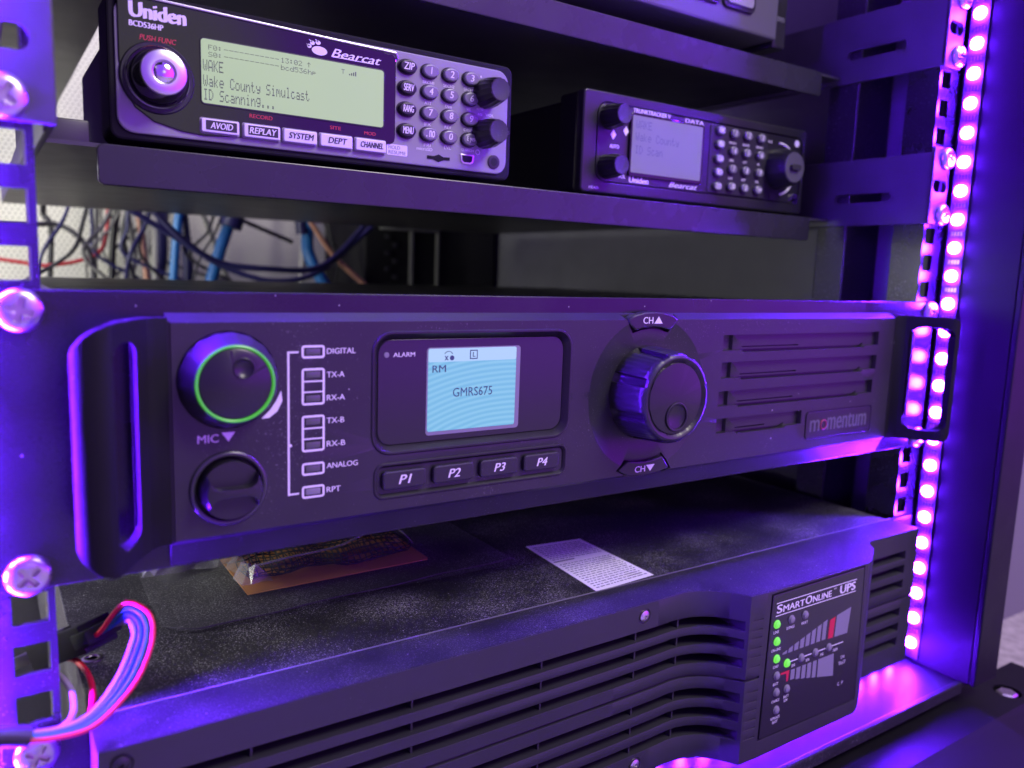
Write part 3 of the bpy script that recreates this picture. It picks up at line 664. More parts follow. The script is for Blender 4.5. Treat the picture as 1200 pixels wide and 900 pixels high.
for k in range(8):
    xa = 69.2+4.28*k; h0 = .8+1.22*k; g.plate([(xa, -78.0), (xa+3.1, -78.0), (xa+3.4, -78.0+h0+.9), (xa+.2, -78.0+h0)], y0+.04)
g.plate([(109.6, -78.6), (120.4, -78.8), (121.8, -65.2), (110.2, -67.3)], y0+.04)
for k in range(5):
    xa = 76.8+4.25*k; g.plate([(xa, -90.6-1.1*k), (xa+3.1, -90.6-1.2*k), (xa+3.1, -87.4), (xa, -87.4)], y0+.04) if False else g.plate([(xa, -92.8-.85*k), (xa+3.1, -92.8-.95*k), (xa+3.1, -87.6), (xa, -87.6)], y0+.04)
g.plate([(98.2, -97.0), (111.6, -99.8), (110.6, -87.6), (98.0, -87.6)], y0+.04)
g.build('bar_graph', M['greyprint'], cpo)
g = MB(); g.plate([(104.4, -78.4), (108.4, -78.5), (109.2, -67.6), (104.8, -68.6)], y0+.03); g.plate([(69.2, -87.3), (75.6, -87.3), (75.6, -88.6), (75.0, -92.8), (73.9, -92.8), (73.4, -88.6), (69.2, -88.2)], y0+.03)
g.build('bar_graph', M['redbar'], cpo)
for x, z, on in ((63.1, -61.3, 1), (64.1, -70.0, 1), (65.0, -78.9, 1), (66.1, -87.7, 0), (66.9, -96.3, 0), (67.9, -105.6, 0), (73.7, -61.2, 0), (84.0, -61.2, 0), (73.1, -83.1, 1), (83.9, -83.1, 0), (94.8, -83.1, 0), (105.7, -83.1, 0), (74.6, -96.6, 0)):
    m_ = MB(); m_.lathe([(-38.6, 2.15), (-39.2, 2.15), (-39.3, 1.9)], (x, z), 24); m_.lathe([(-39.2, 1.85), (-39.9, 1.6), (-40.2, .9), (-40.25, 0)], (x, z), 24)
    m_.build('indicator_light', M['green'] if on else M['lensgrey'], cpo)
for z in (-93, -105.5):
    m_ = MB(); m_.lathe([(-38.6, 5.4), (-38.96, 5.4), (-39.0, 0)], (118.4, z), 36); m_.build('membrane_button', M['glossflat'], cpo)
ce = MB(); ce.box(-217.4, 217.4, .25, .75, -45, -43.95); ce.build('cover_edge', mat('worn_steel_edge', (.20, .20, .20), .4, metal=.3), up)
# label with small print stuck on top
lb = MB(); lb.poly([(-8, 66.1), (25.2, 62.6), (24.4, 4.2), (-13.0, 1.6)], -44.85, -44.7, 'Z')
lbo = lb.build('instruction_label', M['paper'], up)
t = MB()
def lerp(a, b_, f): return (a[0]+(b_[0]-a[0])*f, a[1]+(b_[1]-a[1])*f)
BL, BR, TR, TL = (-13.0, 1.6), (24.4, 4.2), (25.2, 62.6), (-8, 66.1)
for i in range(25):
    f = .045+i*.037
    if i in (14, 15): continue
    a = lerp(BL, TL, f); c = lerp(BR, TR, f); u = .06
    while u < .93:
        L_ = random.uniform(.03, .10); e = min(u+L_, .95 if random.random() < .85 else .7)
        p0, p1 = lerp(a, c, u), lerp(a, c, e)
        t.quad([(p0[0], p0[1], -44.68), (p1[0], p1[1], -44.68), (p1[0], p1[1]+.85, -44.68), (p0[0], p0[1]+.85, -44.68)]); u = e+.018
a = lerp(BL, TL, .59); c = lerp(BR, TR, .59); p0, p1 = lerp(a, c, .04), lerp(a, c, .40)
t.quad([(p0[0], p0[1], -44.68), (p1[0], p1[1], -44.68), (p1[0], p1[1]+1.3, -44.68), (p0[0], p0[1]+1.3, -44.68)])
t.build('small_print', M['ink'], lbo, smooth=False)
for x, y in ((-212.5, 43),):
    m_ = MB(); m_.lathe([(-44.95, 3.4), (-44.5, 3.4), (-44.2, 2.6), (-44.4, 1.9), (-44.9, 1.8)], (x, y), 28, 'Z'); m_.build('cover_screw', M['steel'], up)

# ================================================================== left scanner
Y1 = 73.0
r1 = thing('desk_scanner', 'black and silver scanner radio with lit green screen and keypad', 'radio', (-109, 73, 138))
b = MB(); b.box(-190, -27, 95, 226, 141.5, 191, 2); b.build('chassis', M['dark'], r1)
for x in (-180, -40):
    m_ = MB(); m_.lathe([(138.05, 5), (141.4, 5)], (x, 110), 20, 'Z'); m_.build('foot', M['rubber'], r1)
b = MB(); b.rr(-197.0, -21.3, 141.2, 194.4, 4.0, Y1+.2, 95, .9); b.build('surround', M['dark'], r1)
b = MB(); b.rr(-194.6, -24.2, 143.8, 191.6, 6, Y1-.9, Y1+2, .6); f1 = b.build('front_face', M['silver'], r1)
b = MB(); b.poly([(-193.6, 191.2), (-193.6, 170), (-192.5, 160), (-188.5, 153), (-182, 148.6), (-172, 146.2), (-164, 145.6), (-85.5, 151.4), (-83.8, 152.4), (-83.3, 154), (-83.3, 187.6), (-84.6, 189.2), (-90, 189.6), (-190, 191.9)], Y1-1.6, Y1, 'Y', .4)
b.build('gloss_panel', M['gloss'], r1)
b = MB(); b.tube([(-190, Y1-1.3, 192.6), (-110, Y1-1.3, 190.6), (-86, Y1-1.3, 190.2), (-83.2, Y1-1.3, 189.6), (-82.4, Y1-1.3, 187.8)], .55, 8, smooth=4); b.build('trim_line', M['brushed'], r1)
yp = Y1-1.65
b = MB(); b.rr(-165.3, -88.6, 157.3, 182.0, 1.6, Y1-1.9, Y1-1.55, .15); so = b.build('screen_frame', M['plastic'], r1)
b = MB(); b.rr(-164.9, -89.3, 157.9, 181.6, 1.2, Y1-2.0, Y1-1.85); so = b.build('screen', M['lcdgreen'], so)
yl = Y1-2.04
t = MB()
t.pixels('F0:', -162.2, 179.6, .30, .26, yl); t.pixels('-----------', -156.4, 179.6, .33, .26, yl)
t.pixels('S0:', -162.2, 177.0, .30, .26, yl); t.pixels('-----------', -156.4, 177.0, .33, .26, yl)
t.pixels('13:02 ^', -134.2, 179.6, .30, .28, yl); t.pixels('bcd536hp', -134.2, 176.8, .31, .28, yl)
t.pixels('WAKE', -164.3, 174.0, .33, .60, yl); t.pixels('Wake County Simulcast', -164.3, 168.3, .335, .60, yl); t.pixels('ID Scanning...', -164.3, 163.2, .335, .60, yl)
for k in range(4): t.quad([(-105.2+k*.9, yl, 177.3), (-104.7+k*.9, yl, 177.3), (-104.7+k*.9, yl, 177.9+.4*k), (-105.2+k*.9, yl, 177.9+.4*k)])
t.pixels('T', -108.6, 179.3, .3, .26, yl)
t.build('screen_text', M['pixel'], so, smooth=False)
t = MB(); t.text('Uniden', -189.8, -169.8, 184.8, 190.2, yp, bold=.06); t.text('BCD536HP', -189.8, -178.0, 181.6, 183.6, yp, bold=.05)
pc = (-118.0, 185.6)
t.plate(ell(pc[0], pc[1]-.6, 3.3, 1.75, 24), yp)
for dx, dz, a_, b_2 in ((-4.3, .6, .95, .8), (-3.0, 2.0, 1.0, .85), (-.6, 2.5, 1.1, .85)): t.plate(ell(pc[0]+dx, pc[1]+dz, a_, b_2, 14), yp)
for dx, dz in ((-5.6, 1.4), (-4.5, 3.3), (-2.0, 3.8)): t.plate([(pc[0]+dx, pc[1]+dz), (pc[0]+dx+1.0, pc[1]+dz-1.2), (pc[0]+dx+1.6, pc[1]+dz-.7)], yp)
t.text('Bearcat', -113.0, -90.4, 183.6, 187.0, yp, bold=.03, shear=.35); t.plate([(-112.5, 183.5), (-94, 183.5), (-94, 183.8), (-112.5, 183.8)], yp)
t.build('lettering', M['white'], r1)
t = MB(); t.text('PUSH FUNC', -186.4, -173.6, 177.3, 179.2, yp, bold=.02, shear=.2); t.text('RECORD', -146.8, -137.6, 154.7, 156.2, yp, bold=.02); t.text('SITE', -113.4, -108.6, 154.4, 155.8, yp, bold=.02); t.text('MOD', -98.0, -92.6, 154.0, 155.4, yp, bold=.02)
t.build('lettering', M['red'], r1)
for s_, x0, x1, lit in (('AVOID', -165.4, -151.2, 1), ('REPLAY', -149.3, -134.9, 1), ('SYSTEM', -133.4, -119.4, 0), ('DEPT', -117.9, -103.8, 0), ('CHANNEL', -102.2, -88.2, 0)):
    b = MB(); b.rr(x0-.5, x1+.5, 146.5, 152.6, .8, Y1-1.7, Y1-.2, .2); b.build('key_rim', M['silver'], r1)
    b = MB(); b.rr(x0, x1, 147.0, 152.1, .6, Y1-3.0, Y1-.6, .4); ko = b.build('soft_key', M['whitekey'], r1)
    if lit:
        t = MB(); t.rr(x0+1.6, x1-.9, 147.9, 151.5, .2, Y1-3.08, Y1-3.02); t.build('key_window', M['blackink'], ko)
    t = MB(); t.text(s_, x0+3.2 if len(s_) < 6 else x0+2, x1-2.4 if len(s_) < 6 else x1-1.4, 148.5, 150.9, Y1-3.14, bold=.03, shear=.2); t.build('legend', M['white'] if lit else M['blackink'], ko)
b = MB(); b.rr(-87.0, -77.0, 146.9, 151.6, .6, Y1-1.0, Y1-.92); ho = b.build('printed_tab', M['whitekey'], r1)
t = MB(); t.text('HOLD', -86.2, -80.6, 149.5, 151.0, Y1-1.05, bold=.02); t.text('RESUME', -86.2, -77.8, 147.4, 148.9, Y1-1.05, bold=.02); t.build('legend', M['greyprint'], ho)
def scan_key(x, z, a, b_, s_, m, parent, y, lw):
    k = MB(); k.poly(ell(x, z, a+.55, b_+.55, 28), y-.15, y+.4, 'Y'); k.build('key_well', M['plastic'], parent)
    k = MB(); k.poly(ell(x+.2, z+.1, a, b_, 28), y-2.2, y, 'Y', .7, 3); ko = k.build('key', m, parent)
    t = MB(); t.text(s_, x-(lw if s_ != '1' else .7)/2+.3, x+(lw if s_ != '1' else .7)/2+.3, z-1.35, z+1.65, y-2.26, bold=.02, shear=.12); t.build('legend', M['white'], ko)
yk = Y1-.95
for s_, z in (('ZIP', 185.2), ('SERV', 176.2), ('RANG', 167.2), ('MENU', 157.9)): scan_key(-78.0, z, 4.2, 2.9, s_, M['plastic'], r1, yk, 5.2)
t = MB()
for i, (s_, sub) in enumerate((('1', 'SRCH1'), ('2', 'SRCH2'), ('3', 'SRCH3'), ('4', 'ATT'), ('5', 'Dim'), ('6', 'WX'), ('7', 'IFX'), ('8', 'REV'), ('9', 'DISP'), ('. no', 'PRI'), ('0', 'LVL'), ('E yes', 'Q.SRCH'))):
    x = (-66.9, -56.4, -45.7)[i % 3]; z = (185.0, 176.1, 166.9, 157.7)[i//3]
    scan_key(x, z, 4.0, 2.9, s_, M['silverkey'], r1, yk, 2.0 if len(s_) == 1 else 4.4)
    wd = len(sub)*1.15; t.text(sub, x-wd/2-.2, x+wd/2-.2, z-5.3, z-4.0, yk, bold=.02)
t.text('microSD', -72.4, -64.4, 150.6, 152.0, yk, bold=.01); t.text('SQ', -35.8, -32.6, 186.3, 187.6, yk, bold=.02); t.text('VOL', -36.6, -31.8, 169.8, 171.0, yk, bold=.02)
t.text('AUTO', -41.6, -38.0, 172.0, 173.0, yk, bold=.01); t.text('SQ', -40.8, -38.4, 169.6, 170.6, yk, bold=.01)
t.plate(ell(-39.6, 184.6, 1.0, 1.0, 14), yk+.03); t.plate([(-40.2, 186.8), (-39.0, 186.8), (-39.6, 187.8)], yk+.03); t.plate([(-42.0, 184.0), (-42.0, 185.2), (-43.0, 184.6)], yk+.03)
t.torus((-40.4, 152.8), yk, 1.1, .18, 20, 6)
t.build('lettering', M['white'], r1)
def knob(x, z, r, L, y, parent, taper=.86, mt='plastic', capm='rubber'):
    m = MB(); m.lathe([(y+.3, r), (y-L*.5, r*.97), (y-L+1, r*taper), (y-L+.3, r*taper*.97)], (x, z), 48, scallop=lambda t, a: 1+.025*math.cos(t*16))
    ko = m.build('knob', M[mt], parent)
    c = MB(); c.lathe([(y-L+.6, r*taper*.94), (y-L, r*taper*.9), (y-L+.2, r*.4), (y-L+.25, 0)], (x, z), 40); c.build('knob_cap', M[capm], ko)
    return ko
knob(-37.0, 179.7, 6.6, 13.5, yk, r1, .8); k2 = knob(-37.2, 161.3, 6.6, 13.5, yk, r1, .8)
m_ = MB(); m_.box(-32.6, -30.8, yk-12.6, yk-10.6, 160.6, 162.0, .3); m_.build('pointer', M['plastic'], k2)
m_ = MB(); m_.poly([(-67, 148.6), (-63.6, 148.6), (-61.2, 149.6), (-58.8, 148.6), (-55.4, 148.8), (-55.4, 147.4), (-58.6, 147.2), (-61.2, 146.2), (-63.8, 147.2), (-67, 147.2)], Y1-1.2, Y1-.7, 'Y'); m_.build('card_slot', M['dark'], r1)
m_ = MB(); m_.poly([(-49.8, 151.2), (-42.4, 151.2), (-42.8, 147.8), (-44.2, 146.8), (-48.2, 146.8), (-49.4, 147.8)], Y1-1.3, Y1-.6, 'Y', .2); uo = m_.build('usb_socket', M['brushed'], r1)
m_ = MB(); m_.poly([(-49.0, 150.6), (-43.2, 150.6), (-43.5, 148.2), (-44.6, 147.5), (-47.8, 147.5), (-48.7, 148.2)], Y1-1.4, Y1-1.28, 'Y'); m_.build('socket_hole', M['hole'], uo)
m_ = MB(); m_.lathe([(Y1-.6, 3.3), (Y1-1.4, 3.2), (Y1-1.5, 2.4)], (-31.4, 149.2), 32); jo = m_.build('headphone_jack', M['plastic'], r1)
m_ = MB(); m_.lathe([(Y1-1.52, 1.9), (Y1-1.6, 0)], (-31.4, 149.2), 24); m_.build('socket_hole', M['hole'], jo)
# big chrome-capped function knob
c_ = (-180.5, 164.4)
m_ = MB(); m_.lathe([(Y1-1.5, 13.2), (Y1-2.3, 12.6), (Y1-2.0, 11.6)], c_, 64); m_.build('knob_well', M['rubber'], r1)
m_ = MB(); m_.lathe([(Y1-1.5, 11.5), (Y1-3.6, 11.3), (Y1-4.2, 10.8), (Y1-3.4, 10.2)], c_, 64); ko = m_.build('function_knob', M['chrome'], r1)
m_ = MB(); m_.lathe([(Y1-3.4, 10.2), (Y1-9, 9.2), (Y1-13.4, 8.0)], c_, 64); m_.build('knob_skirt', M['gloss'], ko)
m_ = MB(); m_.lathe([(Y1-13.3, 8.0), (Y1-14.2, 7.8), (Y1-14.4, 7.5), (Y1-14.4, 4.3), (Y1-13.6, 4.2)], c_, 64); m_.build('knob_cap', M['brushed'], ko)
m_ = MB(); m_.lathe([(Y1-13.2, 4.4), (Y1-13.6, 4.2), (Y1-14.3, 3.2), (Y1-14.8, 1.8), (Y1-15.0, 0)], c_, 48); m_.build('cap_inlay', M['chrome'], ko)

# ================================================================== right scanner
Y2 = 75.0
r2 = thing('mobile_scanner', 'smaller black scanner radio with pale lilac screen, on the right of the shelf', 'radio', (115, 75, 138))
b = MB(); b.box(28, 202, 95, 240, 141, 190, 2); b.build('chassis', M['dark'], r2)
for x in (40, 190):
    m_ = MB(); m_.lathe([(138.05, 5), (140.9, 5)], (x, 110), 20, 'Z'); m_.build('foot', M['rubber'], r2)
b = MB(); b.rr(24.6, 206.1, 140.8, 192.4, 2.5, Y2+7.2, 96, .8); b.build('surround', M['dark'], r2)
b = MB(); b.rr(24.2, 206.5, 140.4, 192.8, 2.5, Y2, Y2+7, 1.0)
b.build('front_face', M['plastic'], r2, cut=[(MB().rr(33.6, 203, 146.4, 187.6, 7, 60, Y2+1.6, 0), 'DIFFERENCE')], bev=.4)
b = MB(); b.rr(34.6, 202, 147.2, 186.8, 6, Y2+.6, Y2+2.5, .2); b.build('inner_panel', M['plastic'], r2)
b = MB(); b.rr(56.4, 112.6, 151.2, 184.4, 1.5, Y2-.8, Y2+1, .4); so = b.build('screen_frame', M['gloss'], r2)
b = MB(); b.rr(57.6, 111.0, 153.2, 183.2, .8, Y2-.95, Y2-.7); so = b.build('screen', M['lcdlilac'], so)
t = MB()
for s_, z in (('WAKE', 180.8), ('Wake County', 174.4), ('ID Scan', 167.6)): t.pixels(s_, 60.0, z, .50, .62, Y2-1.0)
t.build('screen_text', mat('faint_lcd_pixel', (.10, .10, .18), .6), so, smooth=False)
b = MB(); b.rr(118.5, 169, 147.6, 186.4, 1.5, Y2+.1, Y2+1.2, .4); b.build('keypad_panel', M['panel'], r2)
yk2 = Y2+.1
for i, s_ in enumerate(('FUNC', 'MENU', 'SCAN', 'SRCH', 'LOCK')): scan_key(125.7, (183.3, 175.5, 167.2, 159.5, 151.4)[i], 3.4, 2.5, s_, M['silverkey'], r2, yk2, 4.4)
t = MB()
for i, s_ in enumerate(('1', '2', '3', '4', '5', '6', '7', '8', '9', '. no', '0', 'E yes')):
    x = (137.7, 149.5, 161.7)[i % 3]; z = (182.9, 172.8, 162.4, 152.2)[i//3]
    scan_key(x, z, 3.3, 2.6, s_, M['silverkey'], r2, yk2, 1.8 if len(s_) == 1 else 3.8)
for i, s_ in enumerate(('SRCH1', 'SRCH2', 'SRCH3', 'PRI', 'ATT', 'WX', 'GPS', 'REV', 'LVL')):
    x = (137.7, 149.5, 161.7)[i % 3]; z = (182.9, 172.8, 162.4)[i//3]-5.2; wd = len(s_)*1.2; t.text(s_, x-wd/2, x+wd/2, z-.7, z+.7, yk2-.06, bold=.02)
yt = Y2-.1
t.text('TRUNKTRACKER V', 58.6, 86.5, 184.9, 187.2, Y2+.5, bold=.03); t.text('Uniden', 58.0, 72.4, 147.9, 151.0, Y2+.45, bold=.05); t.text('Bearcat', 88.0, 110.8, 148.0, 150.9, Y2+.45, bold=.03, shear=.35); t.text('AUTO', 43.2, 49.8, 164.6, 166.6, Y2+.5, bold=.03)
t.text('VOL', 50.0, 55.5, 149.6, 151.4, Y2+.5, bold=.02); t.text('DATA', 98.0, 113.0, 184.6, 186.8, Y2+.5, bold=.03); t.text('HEAD', 30.0, 36.4, 142.4, 143.8, Y2-.08, bold=.02)
for x, z in ((45.4, 171.6), (54.2, 174.4)): t.plate([(x-2, z), (x, z+2.6), (x+2, z), (x, z-2.6)], Y2+.5)
t.torus((181.5, 166.8), yk2+.3, 15.5, .8, 20, 6, math.radians(55), math.radians(95)); t.torus((181.5, 166.8), yk2+.3, 15.5, .8, 20, 6, math.radians(-80), math.radians(-35))
t.text('SQ', 169.8, 173.6, 181.6, 183.2, Y2+.5); t.plate(ell(197.6, 184.0, 2.4, 2.2, 14), Y2+.5)
t.build('lettering', M['white'], r2)
knob(42.2, 180.2, 6.3, 12.5, Y2+.6, r2, .82); knob(41.8, 154.6, 6.3, 12.5, Y2+.6, r2, .82)
ko = knob(180.6, 166.7, 12.0, 13, Y2+.6, r2, .82, 'plastic', 'silverdark')
m_ = MB(); m_.rr(176.2, 185.0, 164.9, 168.5, 1.6, Y2-14.2, Y2-11.8, .4); m_.build('finger_grip', M['rubber'], ko)
m_ = MB(); m_.lathe([(Y2+.4, 3.6), (Y2-.6, 3.4), (Y2-.7, 2.3)], (198.2, 149.6), 28); jo = m_.build('headphone_jack', M['chrome'], r2)
m_ = MB(); m_.lathe([(Y2-.6, 2.2), (Y2-.4, 0)], (198.2, 149.6), 20); m_.build('socket_hole', M['hole'], jo)
m_ = MB(); m_.poly([(174.5, 147.8), (181, 147.8), (181, 151.6), (174.5, 151.6)], Y2+.2, Y2+.7, 'Y'); m_.build('usb_socket', M['bezel'], r2)

# ================================================================== loose things on the power unit
cd = MB(); cd.poly([(-150.4, 117), (-150.4, 69.6), (-63.6, 70.9), (-62.4, 72.4), (-62.4, 117)], -43.7, -43.2, 'Z')
tag(cd.build('header_card', M['card']), 'flat orange card lying inside the clear bag on the power unit', 'card')
def sleeve():
    b = bmesh.new(); nu, nv = 26, 14; V = {}
    for i in range(nu+1):
        for j in range(nv):
            u = i/nu; a = 2*math.pi*j/nv
            x = -146+u*77; wob = 2.2*math.sin(u*7)+1.3*math.sin(u*17+1)
            V[i, j] = b.verts.new((x+.8*math.sin(a*2+u*9), 91+wob+12.5*math.cos(a), -39.0+3.8*math.sin(a)*(1+.25*math.sin(u*11))+.35*math.sin(u*31+a*3)))
    for i in range(nu):
        for j in range(nv):
            q = (j+(i % 2)) % nv
            b.faces.new((V[i, j], V[i, (j+1) % nv], V[i+1, (j+1) % nv], V[i+1, j]))
    me = bpy.data.meshes.new('s'); b.to_mesh(me); b.free()
    o = bpy.data.objects.new('s', me); col.objects.link(o); md = o.modifiers.new('w', 'WIREFRAME'); md.thickness = .7; md.use_replace = True
    dg = bpy.context.evaluated_depsgraph_get(); dg.update(); r = bpy.data.meshes.new_from_object(o.evaluated_get(dg)); bpy.data.objects.remove(o)
    m = MB(); m.bm.from_mesh(r); return m
tag(sleeve().build('braided_sleeve', M['dark'], smooth=False), 'flattened black mesh cable sleeve lying on the orange card', 'sleeve')
def bag():
    b = bmesh.new(); nx, ny = 70, 40; V = {}; rnd = random.Random(3)
    out = lambda u, v: 1
    for i in range(nx+1):
        for j in range(ny+1):
            u, v = i/nx, j/ny
            x = -187+u*162; y = 44+v*92+3*math.sin(u*5)+(12*(1-min(1, u/.08))**2*(1-v))+ (7*u)
            edge = min(u, 1-u, v, 1-v)
            inner = math.exp(-((x+108)/46)**4)*math.exp(-((y-93)/24)**4)
            crumple = 1.6*abs(math.sin(u*23+v*9))*abs(math.sin(v*14-u*11))+1.0*math.sin(u*41+v*17)*math.sin(v*25)
            lf = math.exp(-((x+160)/24)**2)*math.exp(-((y-122)/18)**2)
            z = -43.9+min(1, edge*9)*(.25+.25*crumple*.3)+inner*(9.6+.8*crumple)+lf*(5+9*crumple)
            V[i, j] = b.verts.new((x, y, max(z, -43.95)))
    for i in range(nx):
        for j in range(ny): b.faces.new((V[i, j], V[i+1, j], V[i+1, j+1], V[i, j+1]))
    m = MB(); m.add(b); return m
bg = thing('plastic_bag', 'clear crinkled plastic bag on the dusty top of the power unit', 'bag', (-106, 90, -44))
bag().build('film', M['film'], bg, auto=25)
t = MB(); t.tube([(-187+i*6, 46+.6*math.sin(i*.7)+(10 if i < 1 else (4 if i < 2 else 0))+i*.27, -43.7) for i in range(28)], .22, 6, smooth=2)
t.build('sealed_edge', M['filmedge'], bg)

def crumple(x0, x1, y0, y1, z, h, nx, ny, seed):
    r_ = random.Random(seed); b = bmesh.new(); V = {}
    for i in range(nx+1):
        for j in range(ny+1):
            e = min(i, nx-i, j, ny-j)
            V[i, j] = b.verts.new((x0+(x1-x0)*(i+r_.uniform(-.38, .38))/nx, y0+(y1-y0)*(j+r_.uniform(-.38, .38))/ny, z+(h*r_.uniform(.1, 1) if e else .3)))
    for i in range(nx):
        for j in range(ny):
            q = (V[i, j], V[i+1, j], V[i+1, j+1], V[i, j+1])
            b.faces.new((q[0], q[1], q[2])); b.faces.new((q[0], q[2], q[3]))
    m = MB(); m.add(b); return m
crumple(-186, -146, 108, 138, -43.2, 8.5, 8, 6, 5).build('crumpled_end', M['filmshine'], bg, smooth=False)
crumple(-152, -139, 72, 104, -40, 8.0, 3, 7, 9).build('folded_end', M['filmshine'], bg, smooth=False)
tw = MB(); tw.tube([(-146, 78, -34.5), (-128, 80, -33.8), (-105, 84, -34.2), (-88, 90, -32.5), (-70, 96, -33.5), (-63, 88, -40)], 1.0, 8, smooth=6, flat=.35); tw.build('folded_edge', M['filmshine'], bg)

# ================================================================== coloured wires with connector
wh = thing('wire_harness', 'bundle of white, blue, teal and red wires looping from a black plug', 'wires', (-215, 0, -35))
C0 = Vector((-229, 44, -39.5)); C1 = Vector((-211.5, 21, -25.5)); dv = (C1-C0).normalized(); sv = dv.cross(Vector((0, 0, 1))).normalized(); uv = sv.cross(dv)
def plug(a0, a1, hw, hh):
    b = MB(); b.box(a0, a1, -hw, hw, -hh, hh, .6)
    mtx = Matrix(((dv.x, sv.x, uv.x, C0.x), (dv.y, sv.y, uv.y, C0.y), (dv.z, sv.z, uv.z, C0.z), (0, 0, 0, 1)))
    return b.xform(mtx)
L_ = (C1-C0).length
plug(4, L_-1.5, 6.6, 4.8).build('plug_housing', M['dark'], wh)
plug(L_-6, L_+1.2, 7.0, 2.6).build('latch', M['dark'], wh); plug(-10, 5, 4.6, 2.0).build('socket_housing', M['plastic'], wh); plug(8, 18, 1.8, 5.4).build('latch', M['plastic'], wh)
path = [C1+dv*-2, C1+dv*3, Vector((-205.7, 6, -14.2)), Vector((-202.6, 0, -14.6)), Vector((-202.4, -4, -19.4)), Vector((-206.6, -9, -27.0)), Vector((-212.0, -13, -32.2)), Vector((-219.3, -18, -35.4)), Vector((-227, -20, -35.4)), Vector((-236, -21, -33.4)), Vector((-252, -21, -29))]
offs0 = [-3.3, -1.1, 1.1, 3.3]
for k, (nm, sp, sq, lb_) in enumerate((('wwhite', -2.6, .9, 'white wire'), ('wblue', -.9, .3, 'blue wire'), ('wteal', .7, -.4, 'teal wire'), ('wred', 2.4, -.9, 'red wire'))):
    pts = []
    for i, p in enumerate(path):
        tn = (path[min(i+1, len(path)-1)]-path[max(i-1, 0)]).normalized()
        view = (p-CP).normalized(); sd = view.cross(tn).normalized()
        f = 1.0 if i < 6 else max(.35, 1-.2*(i-5))
        q = p+Vector((0, 0, 0))-sd*sp*1.12*f+view*sq*.6
        if i < 2: q = p+sv*offs0[k]
        pts.append(q)
    r_ = MB(); r_.tube(pts, .78, 10, smooth=10); o = r_.build('wire', M[nm], wh); o['label'] = lb_
r_ = MB(); r_.tube([(-222, 30, -36.5), (-219, 24, -35.5), (-216.6, 12, -35.6), (-216.4, 2, -38.2), (-219.8, -12, -38.0), (-227, -19, -36.6), (-240, -20, -33)], .95, 10, smooth=10); o = r_.build('wire', M['wred'], wh); o['label'] = 'short red wire behind the rail'
r_ = MB(); r_.tube([(-226.6, 14, -32.6), (-223.6, 8, -33.6), (-221.8, 3, -36.6), (-222.3, -4, -39.0), (-226.5, -12, -38.4), (-236, -18, -36)], .95, 10, smooth=10); o = r_.build('wire', M['wwhite'], wh); o['label'] = 'short white wire curling round the rail'
r_ = MB(); r_.tube([(-250, -21.2, -29.6), (-240, -21.2, -31.6), (-234.5, -20.8, -33.8)], 3.0, 14, smooth=6); r_.build('heat_shrink', M['rubber'], wh)

# ================================================================== cables and gear at the back
def cable(name, pts, y, r, m, label, cat='cable', grp='cables at the back of the rack', extra=True):
    P = [(x, y+random.uniform(-6, 6), z) for x, z in pts]
    if extra:
        a, b = Vector(P[0]), Vector(P[1]); d = (a-b).normalized(); P.insert(0, tuple(a+d*70))
        a, b = Vector(P[-1]), Vector(P[-2]); d = (a-b).normalized(); P.append(tuple(a+d*80))
    c = MB(); c.tube(P, r, 10, smooth=8)
    tag(c.build(name, M[m]), label, cat, grp)
cable('power_cable', [(-187, 147), (-187, 135), (-182, 122), (-185, 73)], 600, 2.6, 'cblack', 'thin black cable hanging straight, furthest left against the cream mesh')
cable('power_cable', [(-198, 124), (-181, 125), (-167, 118), (-156, 102), (-151, 75)], 560, 2.4, 'cblack', 'black cable arching right and down just beside the left rail')
cable('power_cable', [(-135, 153), (-136, 129), (-142, 105), (-159, 94), (-189, 88), (-212, 91)], 590, 1.9, 'cred', 'thin red cable dropping and bending left toward the rail')
cable('power_cable', [(-141, 151), (-146, 73)], 620, 3.2, 'cgrey', 'straight grey cable just left of the red one')
cable('power_cable', [(-124, 151), (-130, 119), (-133, 70)], 600, 3.4, 'cblack', 'black cable immediately right of the thin red one')
cable('power_cable', [(-119, 150), (-126, 115), (-117, 71)], 570, 2.8, 'cblack', 'black cable bowed to the left, beside the tan one')
cable('power_cable', [(-116, 149), (-109, 100), (-116, 70)], 615, 2.8, 'cgrey', 'dark grey cable partly behind the left tan cable')
cable('patch_cable', [(-111, 148), (-107, 114), (-103, 71)], 580, 3.0, 'ctan', 'tan cable hanging nearly straight, left of the blue ones')
cable('patch_cable', [(-88, 152), (-90, 70)], 625, 3.6, 'cwhite', 'off-white cable left of the thin blue one')
cable('network_cable', [(-77, 149), (-80, 125), (-85, 72)], 560, 4.0, 'cblue', 'bright blue network cable on the left, thinner of the two whole ones')
cable('power_cable', [(-66, 152), (-62, 102), (-62, 71)], 600, 5.0, 'cnavy', 'thick navy cable right of the thinner bright blue cable')
cable('power_cable', [(-84, 152), (-84, 102), (-88, 71)], 630, 7.0, 'cnavy', 'thick dark cable behind the thinner bright blue cable')
cable('power_cable', [(-114, 139), (-90, 114), (-59, 96), (-18, 92), (24, 93), (51, 107), (81, 139)], 480, 2.8, 'cnavy', 'dark cable sagging in a long curve, upper of the two')
cable('power_cable', [(-84, 112), (-52, 93), (-13, 81), (24, 85), (51, 101), (79, 124)], 500, 2.6, 'cnavy', 'dark cable sagging in a long curve, lower of the two')
cable('network_cable', [(-33, 143), (-35, 134), (-44, 110), (-55, 74)], 540, 5.6, 'cblue', 'thick blue network cable with a navy plug, left of centre')
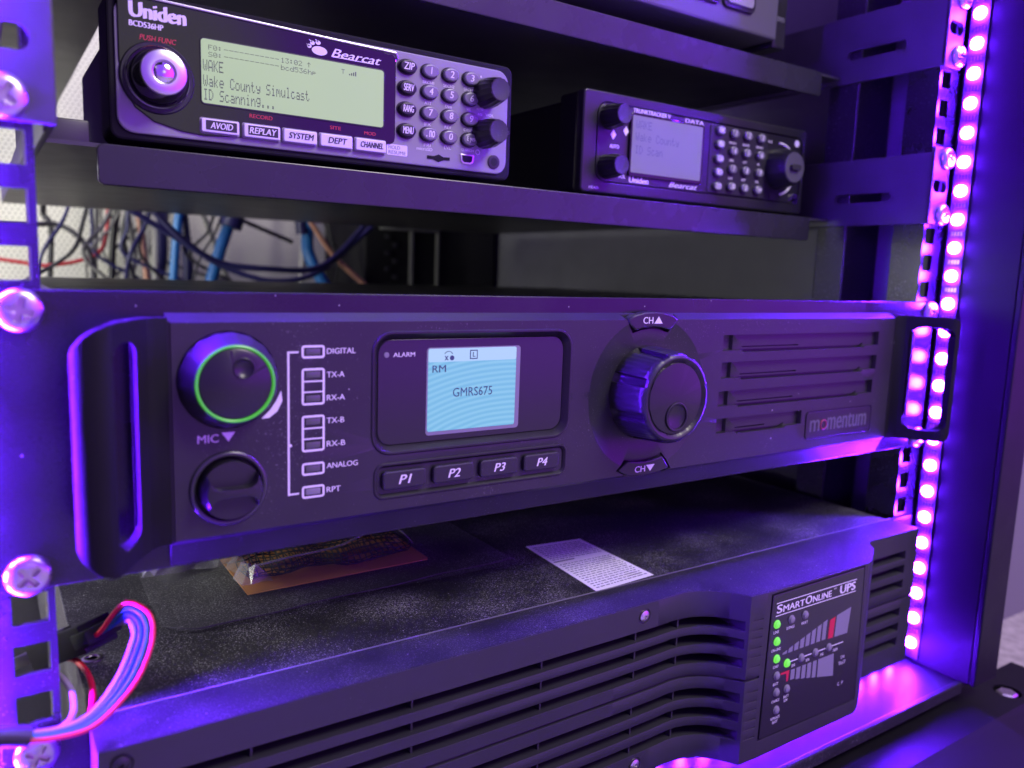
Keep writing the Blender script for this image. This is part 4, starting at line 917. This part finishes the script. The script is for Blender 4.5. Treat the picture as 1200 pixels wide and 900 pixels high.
m_ = MB(); m_.tube([(-32, 538, 150), (-33.5, 538, 138), (-36, 538, 130)], 10.5, 12, smooth=4); tag(m_.build('cable_boot', M['cnavy']), 'navy plug at the top of the thick blue cable', 'plug')
cable('power_cable', [(-48, 149), (-37, 118), (-21, 72)], 600, 2.6, 'cgrey', 'thin grey cable slanting behind the thick blue cable')
cable('power_cable', [(-19, 139), (36, 120)], 570, 2.2, 'cblack', 'short black cable slanting down to the right across the mesh', extra=False)
cable('network_cable', [(44, 145), (46, 115), (51, 97), (62, 76)], 550, 6.2, 'cblue', 'blue cable bending right, behind the tan slanting cable')
m_ = MB(); m_.tube([(36, 548, 150), (37, 548, 136), (38, 548, 128)], 6, 12, smooth=4); tag(m_.build('cable_boot', M['cnavy']), 'navy plug above the right-hand blue cable', 'plug')
cable('patch_cable', [(57, 147), (54, 74)], 600, 3.6, 'cwhite', 'off-white cable beside the right-hand blue cable')
cable('patch_cable', [(35, 143), (62, 107), (97, 75)], 520, 2.8, 'ctan', 'tan cable slanting down to the right in front of the dark equipment')
rnd = random.Random(11)
for k in range(18):
    x = rnd.uniform(-185, 60) if k < 12 else rnd.uniform(-140, -90); d1, d2 = rnd.uniform(-40, 40), rnd.uniform(-60, 60)
    cable('cable_strand', [(x, 150), (x+d1*.4, 125), (x+d1, 100), (x+d2, 74)], rnd.uniform(500, 630), rnd.uniform(1.1, 2.0), rnd.choice(('cblack', 'cblack', 'cgrey', 'cnavy')), 'thin dark cable strand in the tangle in front of the cream mesh', 'cable', 'loose strands in the cable tangle')
ge = thing('rear_equipment', 'dark boxy equipment at the back of the rack, right of the cables', 'equipment', (170, 560, 60))
g = MB(); g.box(96, 255, 522, 640, -20, 230, 2); g.build('case', M['dark'], ge)
g = MB()
for k in range(7): g.box(118+(k % 2)*9, 124+(k % 2)*9, 519.5, 521.9, 76+k*8.4, 81+k*8.4, .4)
g.build('socket_block', M['plastic'], ge)
g = MB(); g.box(112, 180, 517, 521.9, 136, 139, .5); g.box(146, 150, 518, 521.9, 60, 136, .5); g.box(178, 181, 518, 521.9, 60, 136, .5); g.build('bracket', M['cgrey'], ge)
for o in bpy.data.objects:
    if '_org' in o: del o['_org']
